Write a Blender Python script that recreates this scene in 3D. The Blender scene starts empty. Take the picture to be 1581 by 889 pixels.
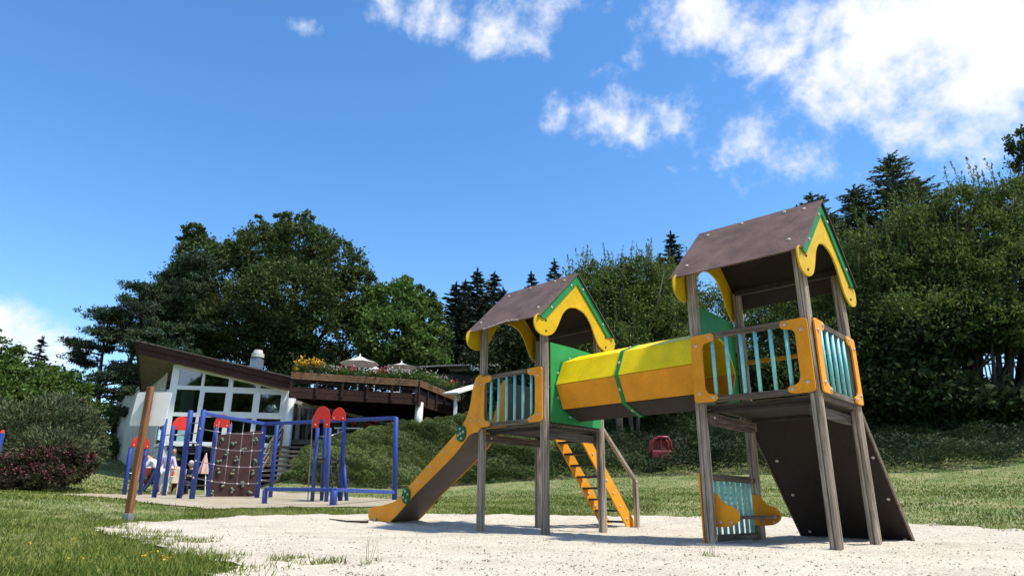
import bpy, bmesh, math, random
import numpy as np
from mathutils import Vector, Matrix
from mathutils.geometry import delaunay_2d_cdt
rnd = random.Random(7); rng = np.random.default_rng(11)
R_ = math.radians
scn = bpy.context.scene
COL = scn.collection
# ------------------------------------------------------------------ camera
W0, H0, FPX, PITCH, ROLL, CH = 1581., 889., 1022., .3168, .0098, .4025
cp, sp = math.cos(PITCH), math.sin(PITCH)
_X = Vector((1, 0, 0)); _U = Vector((0, -sp, cp)); FW = Vector((0, cp, sp))
RT = math.cos(ROLL)*_X + math.sin(ROLL)*_U; UP = -math.sin(ROLL)*_X + math.cos(ROLL)*_U
CAMP = Vector((0, 0, CH))
cd = bpy.data.cameras.new('camera'); cam = bpy.data.objects.new('camera', cd); COL.objects.link(cam)
cd.sensor_fit = 'HORIZONTAL'; cd.sensor_width = 36; cd.lens = FPX/W0*36; cd.clip_start = .05; cd.clip_end = 3000
m = Matrix((RT, UP, -FW)).transposed().to_4x4(); m.translation = CAMP; cam.matrix_world = m
scn.camera = cam
scn.render.resolution_x = 1024; scn.render.resolution_y = 575
# ------------------------------------------------------------------ light and view
SUN_AZ, SUN_EL = R_(112), R_(62)        # azimuth clockwise from +Y (view direction)
sd = bpy.data.lights.new('sun', 'SUN'); sd.energy = 3.5; sd.angle = R_(4); sd.color = (1, .93, .80)
sun = bpy.data.objects.new('sun', sd); COL.objects.link(sun)
sdir = Vector((math.sin(SUN_AZ)*math.cos(SUN_EL), math.cos(SUN_AZ)*math.cos(SUN_EL), math.sin(SUN_EL)))
sun.rotation_euler = sdir.to_track_quat('Z', 'Y').to_euler()
scn.view_settings.view_transform = 'Standard'; scn.view_settings.look = 'None'
scn.view_settings.exposure = 0.84; scn.view_settings.gamma = 1
world = bpy.data.worlds.new('World'); scn.world = world; world.use_nodes = True
wn = world.node_tree; wn.nodes.clear()


def N(nt, t, **kw):
    n = nt.nodes.new(t)
    for k, v in kw.items():
        if k.startswith('i_'):
            key = k[2:]; key = int(key) if key.isdigit() else key
            n.inputs[key].default_value = v
        else: setattr(n, k, v)
    return n


def lk(nt, a, b): nt.links.new(a, b)


def mathn(nt, op, a, b=None, c=None, clamp=False):
    n = nt.nodes.new('ShaderNodeMath'); n.operation = op; n.use_clamp = clamp
    for i, x in enumerate((a, b, c)):
        if x is None: continue
        if isinstance(x, (int, float)): n.inputs[i].default_value = x
        else: nt.links.new(x, n.inputs[i])
    return n.outputs[0]


def pxdir(px, py):
    d = FW + RT*((px-790.5)/FPX) - UP*((py-444.5)/FPX)
    return d.normalized()


def build_world():
    nt = wn
    out = N(nt, 'ShaderNodeOutputWorld'); bg = N(nt, 'ShaderNodeBackground'); bg.inputs[1].default_value = .135
    sky = N(nt, 'ShaderNodeTexSky', sky_type='NISHITA', sun_disc=False)
    sky.sun_elevation = SUN_EL; sky.sun_rotation = SUN_AZ; sky.altitude = 300; sky.air_density = 1.0; sky.dust_density = .25; sky.ozone_density = 2.2
    hs = N(nt, 'ShaderNodeHueSaturation'); hs.inputs['Saturation'].default_value = 1.24; hs.inputs['Value'].default_value = 1.06
    lk(nt, sky.outputs[0], hs.inputs['Color'])
    tc = N(nt, 'ShaderNodeTexCoord'); d = tc.outputs['Generated']
    # cloud banks: (pixel centre, half width px, half height px, weight, tilt)
    blobs = [(630, 14, 95, 50, 1., 0), (830, 22, 120, 62, 1.0, -12), (745, 45, 26, 36, .55, 0), (470, 38, 30, 18, .6, 0), (1060, 25, 85, 62, .85, -8),
             (960, 95, 62, 28, .62, -8), (858, 175, 24, 32, .72, 10), (1000, 187, 118, 54, 1., 12), (1165, 235, 125, 60, 1.0, 4),
             (1215, 195, 85, 45, .75, -10), (1200, 70, 90, 75, .9, 0), (1340, 60, 190, 150, 1.6, 0), (1520, 110, 190, 165, 1.6, 0), (1430, 215, 90, 55, .85, 15), (1540, 240, 110, 45, 1., 0),
             (1700, -80, 420, 330, 1.8, 0), (15, 510, 88, 58, 1.5, 0), (75, 540, 62, 50, 1.2, 0), (-120, 540, 200, 90, 1.5, 0), (720, -60, 230, 45, .8, 0)]
    extra = []
    for k in range(44):  # added clouds out of view, their number raised for whiter, brighter fill
        az = rnd.uniform(48, 312); el = rnd.uniform(6, 62)
        extra.append((Vector((math.sin(R_(az))*math.cos(R_(el)), math.cos(R_(az))*math.cos(R_(el)), math.sin(R_(el)))), rnd.uniform(.12, .34), rnd.uniform(.06, .16), 1.2, 0))
    allb = []
    for px, py, a, b, w, t in blobs:
        c = pxdir(px, py); allb.append((c, a/FPX*c.dot(FW), b/FPX*c.dot(FW), w, t))
    allb += extra
    nz = N(nt, 'ShaderNodeTexNoise', i_Scale=7.5, i_Detail=9., i_Roughness=.58); lk(nt, d, nz.inputs['Vector'])
    nz.inputs['Distortion'].default_value = .25
    nz2 = N(nt, 'ShaderNodeTexNoise', i_Scale=26., i_Detail=6., i_Roughness=.6); lk(nt, d, nz2.inputs['Vector'])
    acc = None
    for c, a, b, w, t in allb:
        side = FW.cross(Vector((0, 0, 1))) if False else Vector((c.y, -c.x, 0)).normalized(); upv = side.cross(c).normalized()
        ct, st = math.cos(R_(t)), math.sin(R_(t)); s2 = side*ct - upv*st; u2 = side*st + upv*ct
        dp = N(nt, 'ShaderNodeVectorMath', operation='SUBTRACT'); lk(nt, d, dp.inputs[0]); dp.inputs[1].default_value = c
        o1 = N(nt, 'ShaderNodeVectorMath', operation='DOT_PRODUCT'); lk(nt, dp.outputs[0], o1.inputs[0]); o1.inputs[1].default_value = s2/a
        o2 = N(nt, 'ShaderNodeVectorMath', operation='DOT_PRODUCT'); lk(nt, dp.outputs[0], o2.inputs[0]); o2.inputs[1].default_value = u2/b
        o3 = N(nt, 'ShaderNodeVectorMath', operation='DOT_PRODUCT'); lk(nt, dp.outputs[0], o3.inputs[0]); o3.inputs[1].default_value = c/a
        q = mathn(nt, 'MULTIPLY', o1.outputs['Value'], o1.outputs['Value'])
        q = mathn(nt, 'MULTIPLY_ADD', o2.outputs['Value'], o2.outputs['Value'], q)
        q = mathn(nt, 'MULTIPLY_ADD', o3.outputs['Value'], o3.outputs['Value'], q)
        e = mathn(nt, 'MULTIPLY_ADD', q, -w*.62, w, clamp=False)   # w at the centre, falling outwards
        e = mathn(nt, 'MAXIMUM', e, 0.)
        acc = e if acc is None else mathn(nt, 'MAXIMUM', acc, e)
    dens = mathn(nt, 'MULTIPLY_ADD', mathn(nt, 'SUBTRACT', nz.outputs[0], .5), 4.2, acc)
    dens = mathn(nt, 'MULTIPLY_ADD', mathn(nt, 'SUBTRACT', nz2.outputs[0], .5), 1.9, dens)
    gate = mathn(nt, 'MULTIPLY', acc, 3., clamp=True)
    mr = N(nt, 'ShaderNodeMapRange', interpolation_type='SMOOTHSTEP'); lk(nt, dens, mr.inputs['Value'])
    mr.inputs['From Min'].default_value = .42; mr.inputs['From Max'].default_value = 1.75
    cov = mathn(nt, 'MULTIPLY', mathn(nt, 'MULTIPLY', mr.outputs[0], gate), .96)
    cr = N(nt, 'ShaderNodeMapRange'); lk(nt, mathn(nt, 'MULTIPLY_ADD', nz2.outputs[0], .7, dens), cr.inputs['Value'])
    cr.inputs['From Min'].default_value = .7; cr.inputs['From Max'].default_value = 2.2
    ccol = N(nt, 'ShaderNodeMix', data_type='RGBA'); lk(nt, cr.outputs[0], ccol.inputs['Factor'])
    ccol.inputs['A'].default_value = (3.9, 4.2, 4.9, 1); ccol.inputs['B'].default_value = (4.4, 4.4, 4.5, 1)
    mx = N(nt, 'ShaderNodeMix', data_type='RGBA'); lk(nt, cov, mx.inputs['Factor']); lk(nt, hs.outputs[0], mx.inputs['A']); lk(nt, ccol.outputs['Result'], mx.inputs['B'])
    lk(nt, mx.outputs['Result'], bg.inputs[0]); lk(nt, bg.outputs[0], out.inputs[0])


build_world()


def at(px, py, Y):
    d = FW + RT*((px-790.5)/FPX) - UP*((py-444.5)/FPX); return CAMP + d*(Y/d.y)


# ------------------------------------------------------------------ materials
MATS = {}


def mat(name, col, rough=.6, var=.15, scale=6., bump=0., col2=None, stretch=(1, 1, 1), detail=5., spec=.5, metal=0., fac=.5, attr=None, trans=0., coords='Object', bscale=None, ramp=(.35, .65), sheen=0.):
    if name in MATS: return MATS[name]
    M = bpy.data.materials.new(name); M.use_nodes = True; nt = M.node_tree; p = nt.nodes['Principled BSDF']
    p.inputs['Roughness'].default_value = rough; p.inputs['Specular IOR Level'].default_value = spec; p.inputs['Metallic'].default_value = metal
    tc = N(nt, 'ShaderNodeTexCoord'); mp = N(nt, 'ShaderNodeMapping'); mp.inputs['Scale'].default_value = stretch; lk(nt, tc.outputs[coords], mp.inputs[0])
    nz = N(nt, 'ShaderNodeTexNoise', i_Scale=scale, i_Detail=detail, i_Roughness=.6); lk(nt, mp.outputs[0], nz.inputs['Vector'])
    mr = N(nt, 'ShaderNodeMapRange'); lk(nt, nz.outputs[0], mr.inputs['Value']); mr.inputs['From Min'].default_value = ramp[0]; mr.inputs['From Max'].default_value = ramp[1]
    c2 = col2 if col2 else tuple(c*(1-var*2) for c in col)
    c1 = col if col2 else tuple(min(1, c*(1+var*.6)) for c in col)
    mx = N(nt, 'ShaderNodeMix', data_type='RGBA'); lk(nt, mr.outputs[0], mx.inputs['Factor'])
    mx.inputs['A'].default_value = (*c2, 1); mx.inputs['B'].default_value = (*c1, 1)
    cout = mx.outputs['Result']
    if attr:   # per-leaf tone stored on the mesh
        an = N(nt, 'ShaderNodeAttribute', attribute_name='tone'); m2 = N(nt, 'ShaderNodeMix', data_type='RGBA')
        lk(nt, an.outputs['Fac'], m2.inputs['Factor']); lk(nt, cout, m2.inputs['A']); m2.inputs['B'].default_value = (*attr, 1); cout = m2.outputs['Result']
    lk(nt, cout, p.inputs['Base Color'])
    if bump:
        nb = N(nt, 'ShaderNodeTexNoise', i_Scale=bscale or scale*4, i_Detail=4.); lk(nt, mp.outputs[0], nb.inputs['Vector'])
        bp = N(nt, 'ShaderNodeBump', i_Strength=bump, i_Distance=.01); lk(nt, nb.outputs[0], bp.inputs['Height']); lk(nt, bp.outputs[0], p.inputs['Normal'])
    if trans:
        tr = N(nt, 'ShaderNodeBsdfTranslucent'); lk(nt, cout, tr.inputs[0]); ms = N(nt, 'ShaderNodeMixShader', i_0=trans)
        lk(nt, p.outputs[0], ms.inputs[1]); lk(nt, tr.outputs[0], ms.inputs[2]); lk(nt, ms.outputs[0], nt.nodes['Material Output'].inputs[0])
    MATS[name] = M
    return M


def wood(name, dark, light, sc=9., axis=2, bump=.5, rot=0.):
    if name in MATS: return MATS[name]
    st = [22., 22., 22.]; st[axis] = .9
    M = bpy.data.materials.new(name); M.use_nodes = True; nt = M.node_tree; p = nt.nodes['Principled BSDF']; p.inputs['Roughness'].default_value = .85
    p.inputs['Specular IOR Level'].default_value = .2
    tc = N(nt, 'ShaderNodeTexCoord'); m0 = N(nt, 'ShaderNodeMapping'); m0.inputs['Rotation'].default_value = (0, 0, rot); lk(nt, tc.outputs['Object'], m0.inputs[0])
    mp = N(nt, 'ShaderNodeMapping'); mp.inputs['Scale'].default_value = st; lk(nt, m0.outputs[0], mp.inputs[0])
    n1 = N(nt, 'ShaderNodeTexNoise', i_Scale=2.2, i_Detail=8., i_Roughness=.7); lk(nt, mp.outputs[0], n1.inputs[0])
    n2 = N(nt, 'ShaderNodeTexNoise', i_Scale=1.3, i_Detail=4.); lk(nt, tc.outputs['Object'], n2.inputs[0])
    n3 = N(nt, 'ShaderNodeTexNoise', i_Scale=5.5, i_Detail=3.); lk(nt, mp.outputs[0], n3.inputs[0])
    cr = N(nt, 'ShaderNodeValToRGB'); e = cr.color_ramp.elements
    e[0].position = .33; e[0].color = (*[c*.55 for c in dark], 1); e[1].position = .7; e[1].color = (*light, 1)
    k = cr.color_ramp.elements.new(.46); k.color = (*dark, 1)
    lk(nt, n1.outputs[0], cr.inputs[0])
    mx = N(nt, 'ShaderNodeMix', data_type='RGBA', blend_type='MULTIPLY'); mx.inputs['Factor'].default_value = .8
    mr = N(nt, 'ShaderNodeMapRange'); lk(nt, n2.outputs[0], mr.inputs['Value']); mr.inputs['From Min'].default_value = .3; mr.inputs['From Max'].default_value = .7
    mr.inputs['To Min'].default_value = .6; mr.inputs['To Max'].default_value = 1.15
    lk(nt, cr.outputs[0], mx.inputs['A']); lk(nt, mr.outputs[0], mx.inputs['B'])
    # long drying cracks
    c2 = N(nt, 'ShaderNodeMapRange'); lk(nt, n3.outputs[0], c2.inputs['Value']); c2.inputs['From Min'].default_value = .29; c2.inputs['From Max'].default_value = .36
    c2.inputs['To Min'].default_value = .25
    m3 = N(nt, 'ShaderNodeMix', data_type='RGBA', blend_type='MULTIPLY'); m3.inputs['Factor'].default_value = 1.; lk(nt, mx.outputs['Result'], m3.inputs['A']); lk(nt, c2.outputs[0], m3.inputs['B'])
    lk(nt, m3.outputs['Result'], p.inputs['Base Color'])
    bp = N(nt, 'ShaderNodeBump', i_Strength=bump, i_Distance=.006); lk(nt, n1.outputs[0], bp.inputs['Height']); lk(nt, bp.outputs[0], p.inputs['Normal'])
    MATS[name] = M
    return M


def panelmat(name, col, wear=(.35, .3, .25), rough=.5, grain=.12, blot=.80):
    """painted high pressure board: fine orange-peel grain, scuffs, faint water runs"""
    if name in MATS: return MATS[name]
    M = bpy.data.materials.new(name); M.use_nodes = True; nt = M.node_tree; p = nt.nodes['Principled BSDF']; p.inputs['Roughness'].default_value = rough
    p.inputs['Specular IOR Level'].default_value = .14
    tc = N(nt, 'ShaderNodeTexCoord'); o = tc.outputs['Object']
    n1 = N(nt, 'ShaderNodeTexNoise', i_Scale=95., i_Detail=2.); lk(nt, o, n1.inputs[0])
    n2 = N(nt, 'ShaderNodeTexNoise', i_Scale=3.2, i_Detail=7., i_Roughness=.65); lk(nt, o, n2.inputs[0])
    mp = N(nt, 'ShaderNodeMapping'); mp.inputs['Scale'].default_value = (26, 26, 1.4); lk(nt, o, mp.inputs[0])
    n3 = N(nt, 'ShaderNodeTexNoise', i_Scale=1.6, i_Detail=4.); lk(nt, mp.outputs[0], n3.inputs[0])
    a = N(nt, 'ShaderNodeMapRange'); lk(nt, n1.outputs[0], a.inputs['Value']); a.inputs['From Min'].default_value = .3; a.inputs['From Max'].default_value = .7; a.inputs['To Min'].default_value = 1-grain; a.inputs['To Max'].default_value = 1+grain
    b = N(nt, 'ShaderNodeMapRange'); lk(nt, n2.outputs[0], b.inputs['Value']); b.inputs['From Min'].default_value = .3; b.inputs['From Max'].default_value = .7; b.inputs['To Min'].default_value = blot; b.inputs['To Max'].default_value = 1.08
    f = mathn(nt, 'MULTIPLY', a.outputs[0], b.outputs[0])
    vm = N(nt, 'ShaderNodeVectorMath', operation='SCALE'); vm.inputs[0].default_value = col; lk(nt, f, vm.inputs['Scale'])
    w = N(nt, 'ShaderNodeMapRange'); lk(nt, n3.outputs[0], w.inputs['Value']); w.inputs['From Min'].default_value = .58; w.inputs['From Max'].default_value = .8; w.inputs['To Max'].default_value = .4
    mx = N(nt, 'ShaderNodeMix', data_type='RGBA'); lk(nt, w.outputs[0], mx.inputs['Factor']); lk(nt, vm.outputs[0], mx.inputs['A']); mx.inputs['B'].default_value = (*[c*.45+.3*q for c, q in zip(col, wear)], 1)
    lk(nt, mx.outputs['Result'], p.inputs['Base Color'])
    bp = N(nt, 'ShaderNodeBump', i_Strength=.12, i_Distance=.003); lk(nt, n1.outputs[0], bp.inputs['Height']); lk(nt, bp.outputs[0], p.inputs['Normal'])
    MATS[name] = M
    return M


POST = wood('weathered_post', (.27, .222, .172), (.60, .525, .44))
RAILW = wood('weathered_rail', (.115, .09, .068), (.29, .24, .19), axis=0, rot=.76)
RAILV = wood('weathered_cross_rail', (.10, .082, .066), (.25, .215, .18), axis=1, rot=.76)
SIGNW = wood('sign_post_wood', (.19, .085, .04), (.36, .19, .10))
DECKW = wood('deck_brown', (.035, .017, .014), (.075, .038, .032), axis=0)
PLANTW = wood('planter_wood', (.16, .085, .045), (.33, .2, .11), axis=0)
STAIRW = wood('stair_wood', (.12, .095, .075), (.3, .26, .21), axis=0)
ORANGE = panelmat('orange_panel', (.80, .315, .02))
YELLOW = panelmat('yellow_panel', (.62, .40, .008))
YELLOW2 = panelmat('tunnel_yellow', (.98, .70, .008), rough=.45)
GREEN = panelmat('green_panel', (.035, .29, .085))
GREEN2 = panelmat('green_trim', (.02, .22, .07))
GREEND = panelmat('green_disc', (.008, .11, .035))
HPL = panelmat('brown_board', (.135, .105, .088), wear=(.5, .45, .42), rough=.48, grain=.22)
HPLR = panelmat('roof_board', (.175, .112, .088), wear=(.34, .31, .28), rough=.5, grain=.35, blot=.5)
HPL_SHADE = panelmat('board_under_shade', (.030, .024, .021), wear=(.2, .18, .16), rough=.6, grain=.2)  # near-black colour standing in for shade on board undersides
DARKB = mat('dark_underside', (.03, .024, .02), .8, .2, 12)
SPLINT = mat('splintered_edge', (.5, .4, .32), .9, .3, 60)
TEAL = mat('teal_paint', (.26, .66, .66), .5, .12, 14, bump=.15, bscale=90, col2=(.18, .52, .53))
BOLT = mat('bolt_cap', (.55, .47, .42), .45, .15, 60)
STEEL = mat('steel', (.35, .35, .35), .35, .2, 40, metal=.8)
BLACK = mat('black_plastic', (.015, .015, .015), .5, .1, 20)
BLUE = mat('blue_paint', (.022, .060, .36), .5, .1, 6, bump=.2, bscale=60, col2=(.03, .06, .24), stretch=(3, 3, .6))
BLUEW = mat('blue_paint_worn', (.025, .065, .33), .6, .1, 22, bump=.3, bscale=60, col2=(.09, .11, .22), stretch=(2, 2, .25), ramp=(.36, .5))
RED = mat('red_panel', (.62, .03, .015), .4, .08, 8)
ROPE = mat('rope', (.26, .26, .32), .9, .15, 60)
MAROON = mat('climbing_board', (.052, .012, .011), .6, .2, 5, bump=.2)
WHITE = mat('white_paint', (.84, .84, .83), .5, .06, 3, col2=(.76, .77, .76))
WALLW = mat('white_render', (.60, .58, .52), .9, .1, 1.6, bump=.4, bscale=40, col2=(.42, .40, .35), ramp=(.3, .55))
SOFFIT = mat('soffit_wood', (.16, .12, .09), .8, .2, 4)
FASCIA = wood('fascia_brown', (.055, .026, .02), (.11, .06, .05), axis=0)
ROOFM = mat('roof_felt', (.10, .08, .07), .9, .3, 8)
ZINC = mat('zinc', (.30, .34, .38), .4, .15, 8, metal=.5)
CORR = mat('corrugated_sheet', (.30, .29, .27), .7, .2, 6)
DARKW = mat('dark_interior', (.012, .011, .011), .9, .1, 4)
CREAM = mat('cream_plastic', (.66, .58, .44), .5, .06, 6)
PARA = mat('parasol_canvas', (.72, .68, .60), .85, .08, 6, trans=.25)
PARAS = mat('parasol_underside', (.30, .28, .25), .9, .08, 6)
PINKC = mat('pink_canvas', (.72, .38, .34), .85, .1, 5, col2=(.75, .6, .55), stretch=(14, 14, .4), trans=.2)
CURT = mat('pale_curtain', (.42, .60, .58), .8, .1, 3, stretch=(10, 10, .3))
REDP = mat('red_plastic', (.20, .015, .02), .35, .15, 6)


def glassmat():
    M = bpy.data.materials.new('window_glass'); M.use_nodes = True; nt = M.node_tree; nt.nodes.remove(nt.nodes['Principled BSDF'])
    tr = N(nt, 'ShaderNodeBsdfTransparent'); tr.inputs[0].default_value = (.62, .68, .66, 1); gl = N(nt, 'ShaderNodeBsdfGlossy'); gl.inputs['Roughness'].default_value = .03
    tc = N(nt, 'ShaderNodeTexCoord'); nz = N(nt, 'ShaderNodeTexNoise', i_Scale=.8, i_Detail=1.); lk(nt, tc.outputs['Object'], nz.inputs[0])
    bp = N(nt, 'ShaderNodeBump', i_Strength=.15, i_Distance=.02); lk(nt, nz.outputs[0], bp.inputs['Height']); lk(nt, bp.outputs[0], gl.inputs['Normal'])
    fr = N(nt, 'ShaderNodeFresnel', i_IOR=1.7); f = mathn(nt, 'MULTIPLY_ADD', fr.outputs[0], 1.4, .10, clamp=True)
    ms = N(nt, 'ShaderNodeMixShader'); lk(nt, f, ms.inputs[0]); lk(nt, tr.outputs[0], ms.inputs[1]); lk(nt, gl.outputs[0], ms.inputs[2]); lk(nt, ms.outputs[0], nt.nodes['Material Output'].inputs[0])
    return M


GLASS = glassmat()
LEAF = dict(
    oak=mat('leaf_dark_broad', (.038, .062, .015), .6, .3, .5, attr=(.085, .125, .033), trans=.25, spec=.15),
    green=mat('leaf_mid_green', (.05, .10, .018), .6, .3, .5, attr=(.12, .20, .042), trans=.32, spec=.15),
    willow=mat('leaf_light_green', (.05, .085, .018), .6, .3, .5, attr=(.16, .215, .05), trans=.35, spec=.15),
    pine=mat('needle_pine', (.02, .042, .018), .6, .3, .6, attr=(.055, .09, .04), trans=.12, spec=.15),
    fir=mat('needle_fir', (.014, .03, .018), .6, .3, .6, attr=(.035, .06, .035), trans=.1, spec=.15),
    juniper=mat('leaf_grey_green', (.05, .07, .028), .65, .3, .8, attr=(.17, .20, .095), trans=.2, spec=.15),
    cover_shade=mat('leaf_ground_cover_shaded', (.020, .038, .014), .55, .3, .35, attr=(.06, .09, .035), trans=.2, spec=.12),  # shaded copy of the ground cover, shade put into its colour
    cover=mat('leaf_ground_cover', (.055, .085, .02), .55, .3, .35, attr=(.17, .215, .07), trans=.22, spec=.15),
    shade=mat('leaf_shade_dark', (.018, .03, .010), .7, .3, .35, attr=(.045, .065, .02), trans=.15, spec=.1),
    spirea=mat('leaf_purple', (.035, .025, .015), .6, .3, 1.2, attr=(.07, .07, .03), trans=.2, spec=.15))
BARK = mat('bark', (.10, .08, .065), .9, .3, 4, bump=.6, stretch=(3, 3, .5))
BARKD = mat('bark_dark', (.055, .042, .034), .9, .3, 4, bump=.6, stretch=(3, 3, .5))
PINKF = mat('blossom_dusky_pink', (.17, .03, .05), .7, .25, 30)
YELF = mat('blossom_yellow', (.75, .42, .02), .7, .15, 30)
WHTF = mat('blossom_pale', (.62, .5, .52), .7, .15, 30)
REDF = mat('blossom_red', (.55, .02, .03), .7, .15, 30)
BLADE = mat('grass_blade', (.075, .14, .018), .65, .3, .7, attr=(.36, .37, .10), trans=.35, spec=.1)
SKIN = mat('skin', (.55, .32, .23), .5, .05, 10)

# ------------------------------------------------------------------ mesh helpers


def tag(o, label=None, cat=None, group=None, kind=None):
    if label: o['label'] = label
    if cat: o['category'] = cat
    if group: o['group'] = group
    if kind: o['kind'] = kind
    return o


def thing(name, loc, label, cat, group=None):
    o = bpy.data.objects.new(name, None); o.empty_display_size = .2; o.location = loc; COL.objects.link(o)
    return tag(o, label, cat, group)


def link(name, me, m=None, parent=None):
    o = bpy.data.objects.new(name, me); COL.objects.link(o)
    if parent is not None:
        o.parent = parent
        if parent.type == 'EMPTY': o.matrix_parent_inverse = Matrix.Translation(-Vector(parent.location))
    return o


class MB:
    def __init__(s): s.v = []; s.f = []; s.mi = []; s.cur = 0

    def add(s, vs, fs):
        b = len(s.v); s.v += [tuple(v) for v in vs]; s.f += [tuple(i+b for i in f) for f in fs]; s.mi += [s.cur]*len(fs)

    def hexa(s, p):   # 8 points: 4 bottom, 4 top, both counter-clockwise
        s.add(p, [(3, 2, 1, 0), (4, 5, 6, 7), (0, 1, 5, 4), (1, 2, 6, 5), (2, 3, 7, 6), (3, 0, 4, 7)])

    def box(s, c, sz, ax=None):
        c = Vector(c); ax = ax or (Vector((1, 0, 0)), Vector((0, 1, 0)), Vector((0, 0, 1)))
        h = [Vector(a)*k/2 for a, k in zip(ax, sz)]
        s.hexa([c-h[0]-h[1]-h[2], c+h[0]-h[1]-h[2], c+h[0]+h[1]-h[2], c-h[0]+h[1]-h[2], c-h[0]-h[1]+h[2], c+h[0]-h[1]+h[2], c+h[0]+h[1]+h[2], c-h[0]+h[1]+h[2]])

    def beam(s, p0, p1, w, h, up=(0, 0, 1)):
        p0, p1 = Vector(p0), Vector(p1); z = (p1-p0); ln = z.length; z.normalize()
        x = Vector(up).cross(z)
        if x.length < 1e-4: x = Vector((1, 0, 0))
        x.normalize(); y = z.cross(x)
        s.box((p0+p1)/2, (w, h, ln), (x, y, z))

    def tube(s, pts, r, n=8, caps=True):
        pts = [Vector(p) for p in pts]; rs = r if isinstance(r, (list, tuple)) else [r]*len(pts)
        rings = []; x = None
        for i, p in enumerate(pts):
            t = (pts[min(i+1, len(pts)-1)]-pts[max(i-1, 0)]).normalized()
            if x is None: x = t.orthogonal().normalized()
            else:
                x = x - t*x.dot(t); x = x.normalized() if x.length > 1e-5 else t.orthogonal().normalized()
            y = t.cross(x); rings.append([p+(x*math.cos(2*math.pi*k/n)+y*math.sin(2*math.pi*k/n))*rs[i] for k in range(n)])
        vs = [v for q in rings for v in q]; fs = []
        for i in range(len(pts)-1):
            for k in range(n): fs.append((i*n+k, i*n+(k+1) % n, (i+1)*n+(k+1) % n, (i+1)*n+k))
        if caps: fs.append(tuple(range(n-1, -1, -1))); fs.append(tuple((len(pts)-1)*n+k for k in range(n)))
        s.add(vs, fs)

    def plate(s, pts, th):   # outline points in 3D, extruded by vector th (either side)
        th = Vector(th); n = len(pts); a = [Vector(p) for p in pts]
        nr = sum(((a[i]-a[0]).cross(a[(i+1) % n]-a[0]) for i in range(1, n-1)), Vector())
        if nr.dot(th) < 0: a = a[::-1]
        b = [p+th for p in a]
        s.add(a+b, [tuple(range(n-1, -1, -1)), tuple(range(n, 2*n))]+[(i, (i+1) % n, (i+1) % n+n, i+n) for i in range(n)])

    def build(s, name, m, parent=None, bevel=0., smooth=False, kind=None, label=None, seg=2):
        me = bpy.data.meshes.new(name); me.from_pydata(s.v, [], s.f)
        ms = m if isinstance(m, (list, tuple)) else [m]
        for q in ms: me.materials.append(q)
        if len(ms) > 1: me.polygons.foreach_set('material_index', s.mi)
        if smooth: me.polygons.foreach_set('use_smooth', [True]*len(me.polygons))
        me.update()
        o = link(name, me, None, parent)
        if bevel:
            b = o.modifiers.new('bevel', 'BEVEL'); b.width = bevel; b.segments = seg; b.limit_method = 'ANGLE'; b.angle_limit = R_(40); b.use_clamp_overlap = True
        if kind: o['kind'] = kind
        if label: o['label'] = label
        return o


def top_level(mb, name, m, label, cat, group=None, kind=None, **kw):
    c = Vector(mb.v[0]); z = min(v[2] for v in mb.v); n = len(mb.v)
    c = Vector((sum(v[0] for v in mb.v)/n, sum(v[1] for v in mb.v)/n, z))
    mb.v = [tuple(Vector(v)-c) for v in mb.v]
    o = mb.build(name, m, None, **kw); o.location = c
    return tag(o, label, cat, group, kind)


def rounded(pts, rads, seg=5):
    """2D outline with rounded corners; rads per corner"""
    out = []; n = len(pts)
    for i in range(n):
        p0, p, p1 = Vector(pts[i-1]), Vector(pts[i]), Vector(pts[(i+1) % n]); r = rads[i] if isinstance(rads, (list, tuple)) else rads
        a, b = (p0-p), (p1-p); la, lb = a.length, b.length
        if r <= 1e-5: out.append(tuple(p)); continue
        a.normalize(); b.normalize(); k = min(r, la*.48, lb*.48)
        s, e = p+a*k, p+b*k
        for j in range(seg+1):
            t = j/seg; out.append(tuple(s*(1-t)**2+p*2*t*(1-t)+e*t*t))
    return out


def catmull(pts, sub=4):
    out = []; P = [Vector(p) for p in pts]; n = len(P)
    for i in range(n-1):
        a, b, c, d = P[max(i-1, 0)], P[i], P[i+1], P[min(i+2, n-1)]
        for j in range(sub):
            t = j/sub; out.append(.5*((2*b)+(-a+c)*t+(2*a-5*b+4*c-d)*t*t+(-a+3*b-3*c+d)*t**3))
    out.append(P[-1])
    return [tuple(p) for p in out]


def _dome():
    vs = []; fs = []; n = 10
    for (r, z) in ((1, 0), (1, .35), (.82, .72), (.45, .95)):
        vs += [(r*math.cos(2*math.pi*k/n), r*math.sin(2*math.pi*k/n), z) for k in range(n)]
    for i in range(3):
        for k in range(n): fs.append((i*n+k, i*n+(k+1) % n, (i+1)*n+(k+1) % n, (i+1)*n+k))
    fs.append(tuple(3*n+k for k in range(n)))
    out = []
    for nm, m in (('bolt', BOLT), ('bolt_dark', BLACK)):
        me = bpy.data.meshes.new(nm); me.from_pydata(vs, [], fs); me.materials.append(m); me.polygons.foreach_set('use_smooth', [True]*len(fs)); out.append(me)
    return out


DOME, DOMEB = _dome()


def bolt(parent, p, n, r=.022, me=None):
    o = link('bolt', me or DOME, None, parent)
    q = Vector(n).to_track_quat('Z', 'Y').to_matrix().to_4x4()
    o.matrix_basis = Matrix.Translation(p) @ q @ Matrix.Diagonal((r, r, r*.8, 1))
    return o


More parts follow.
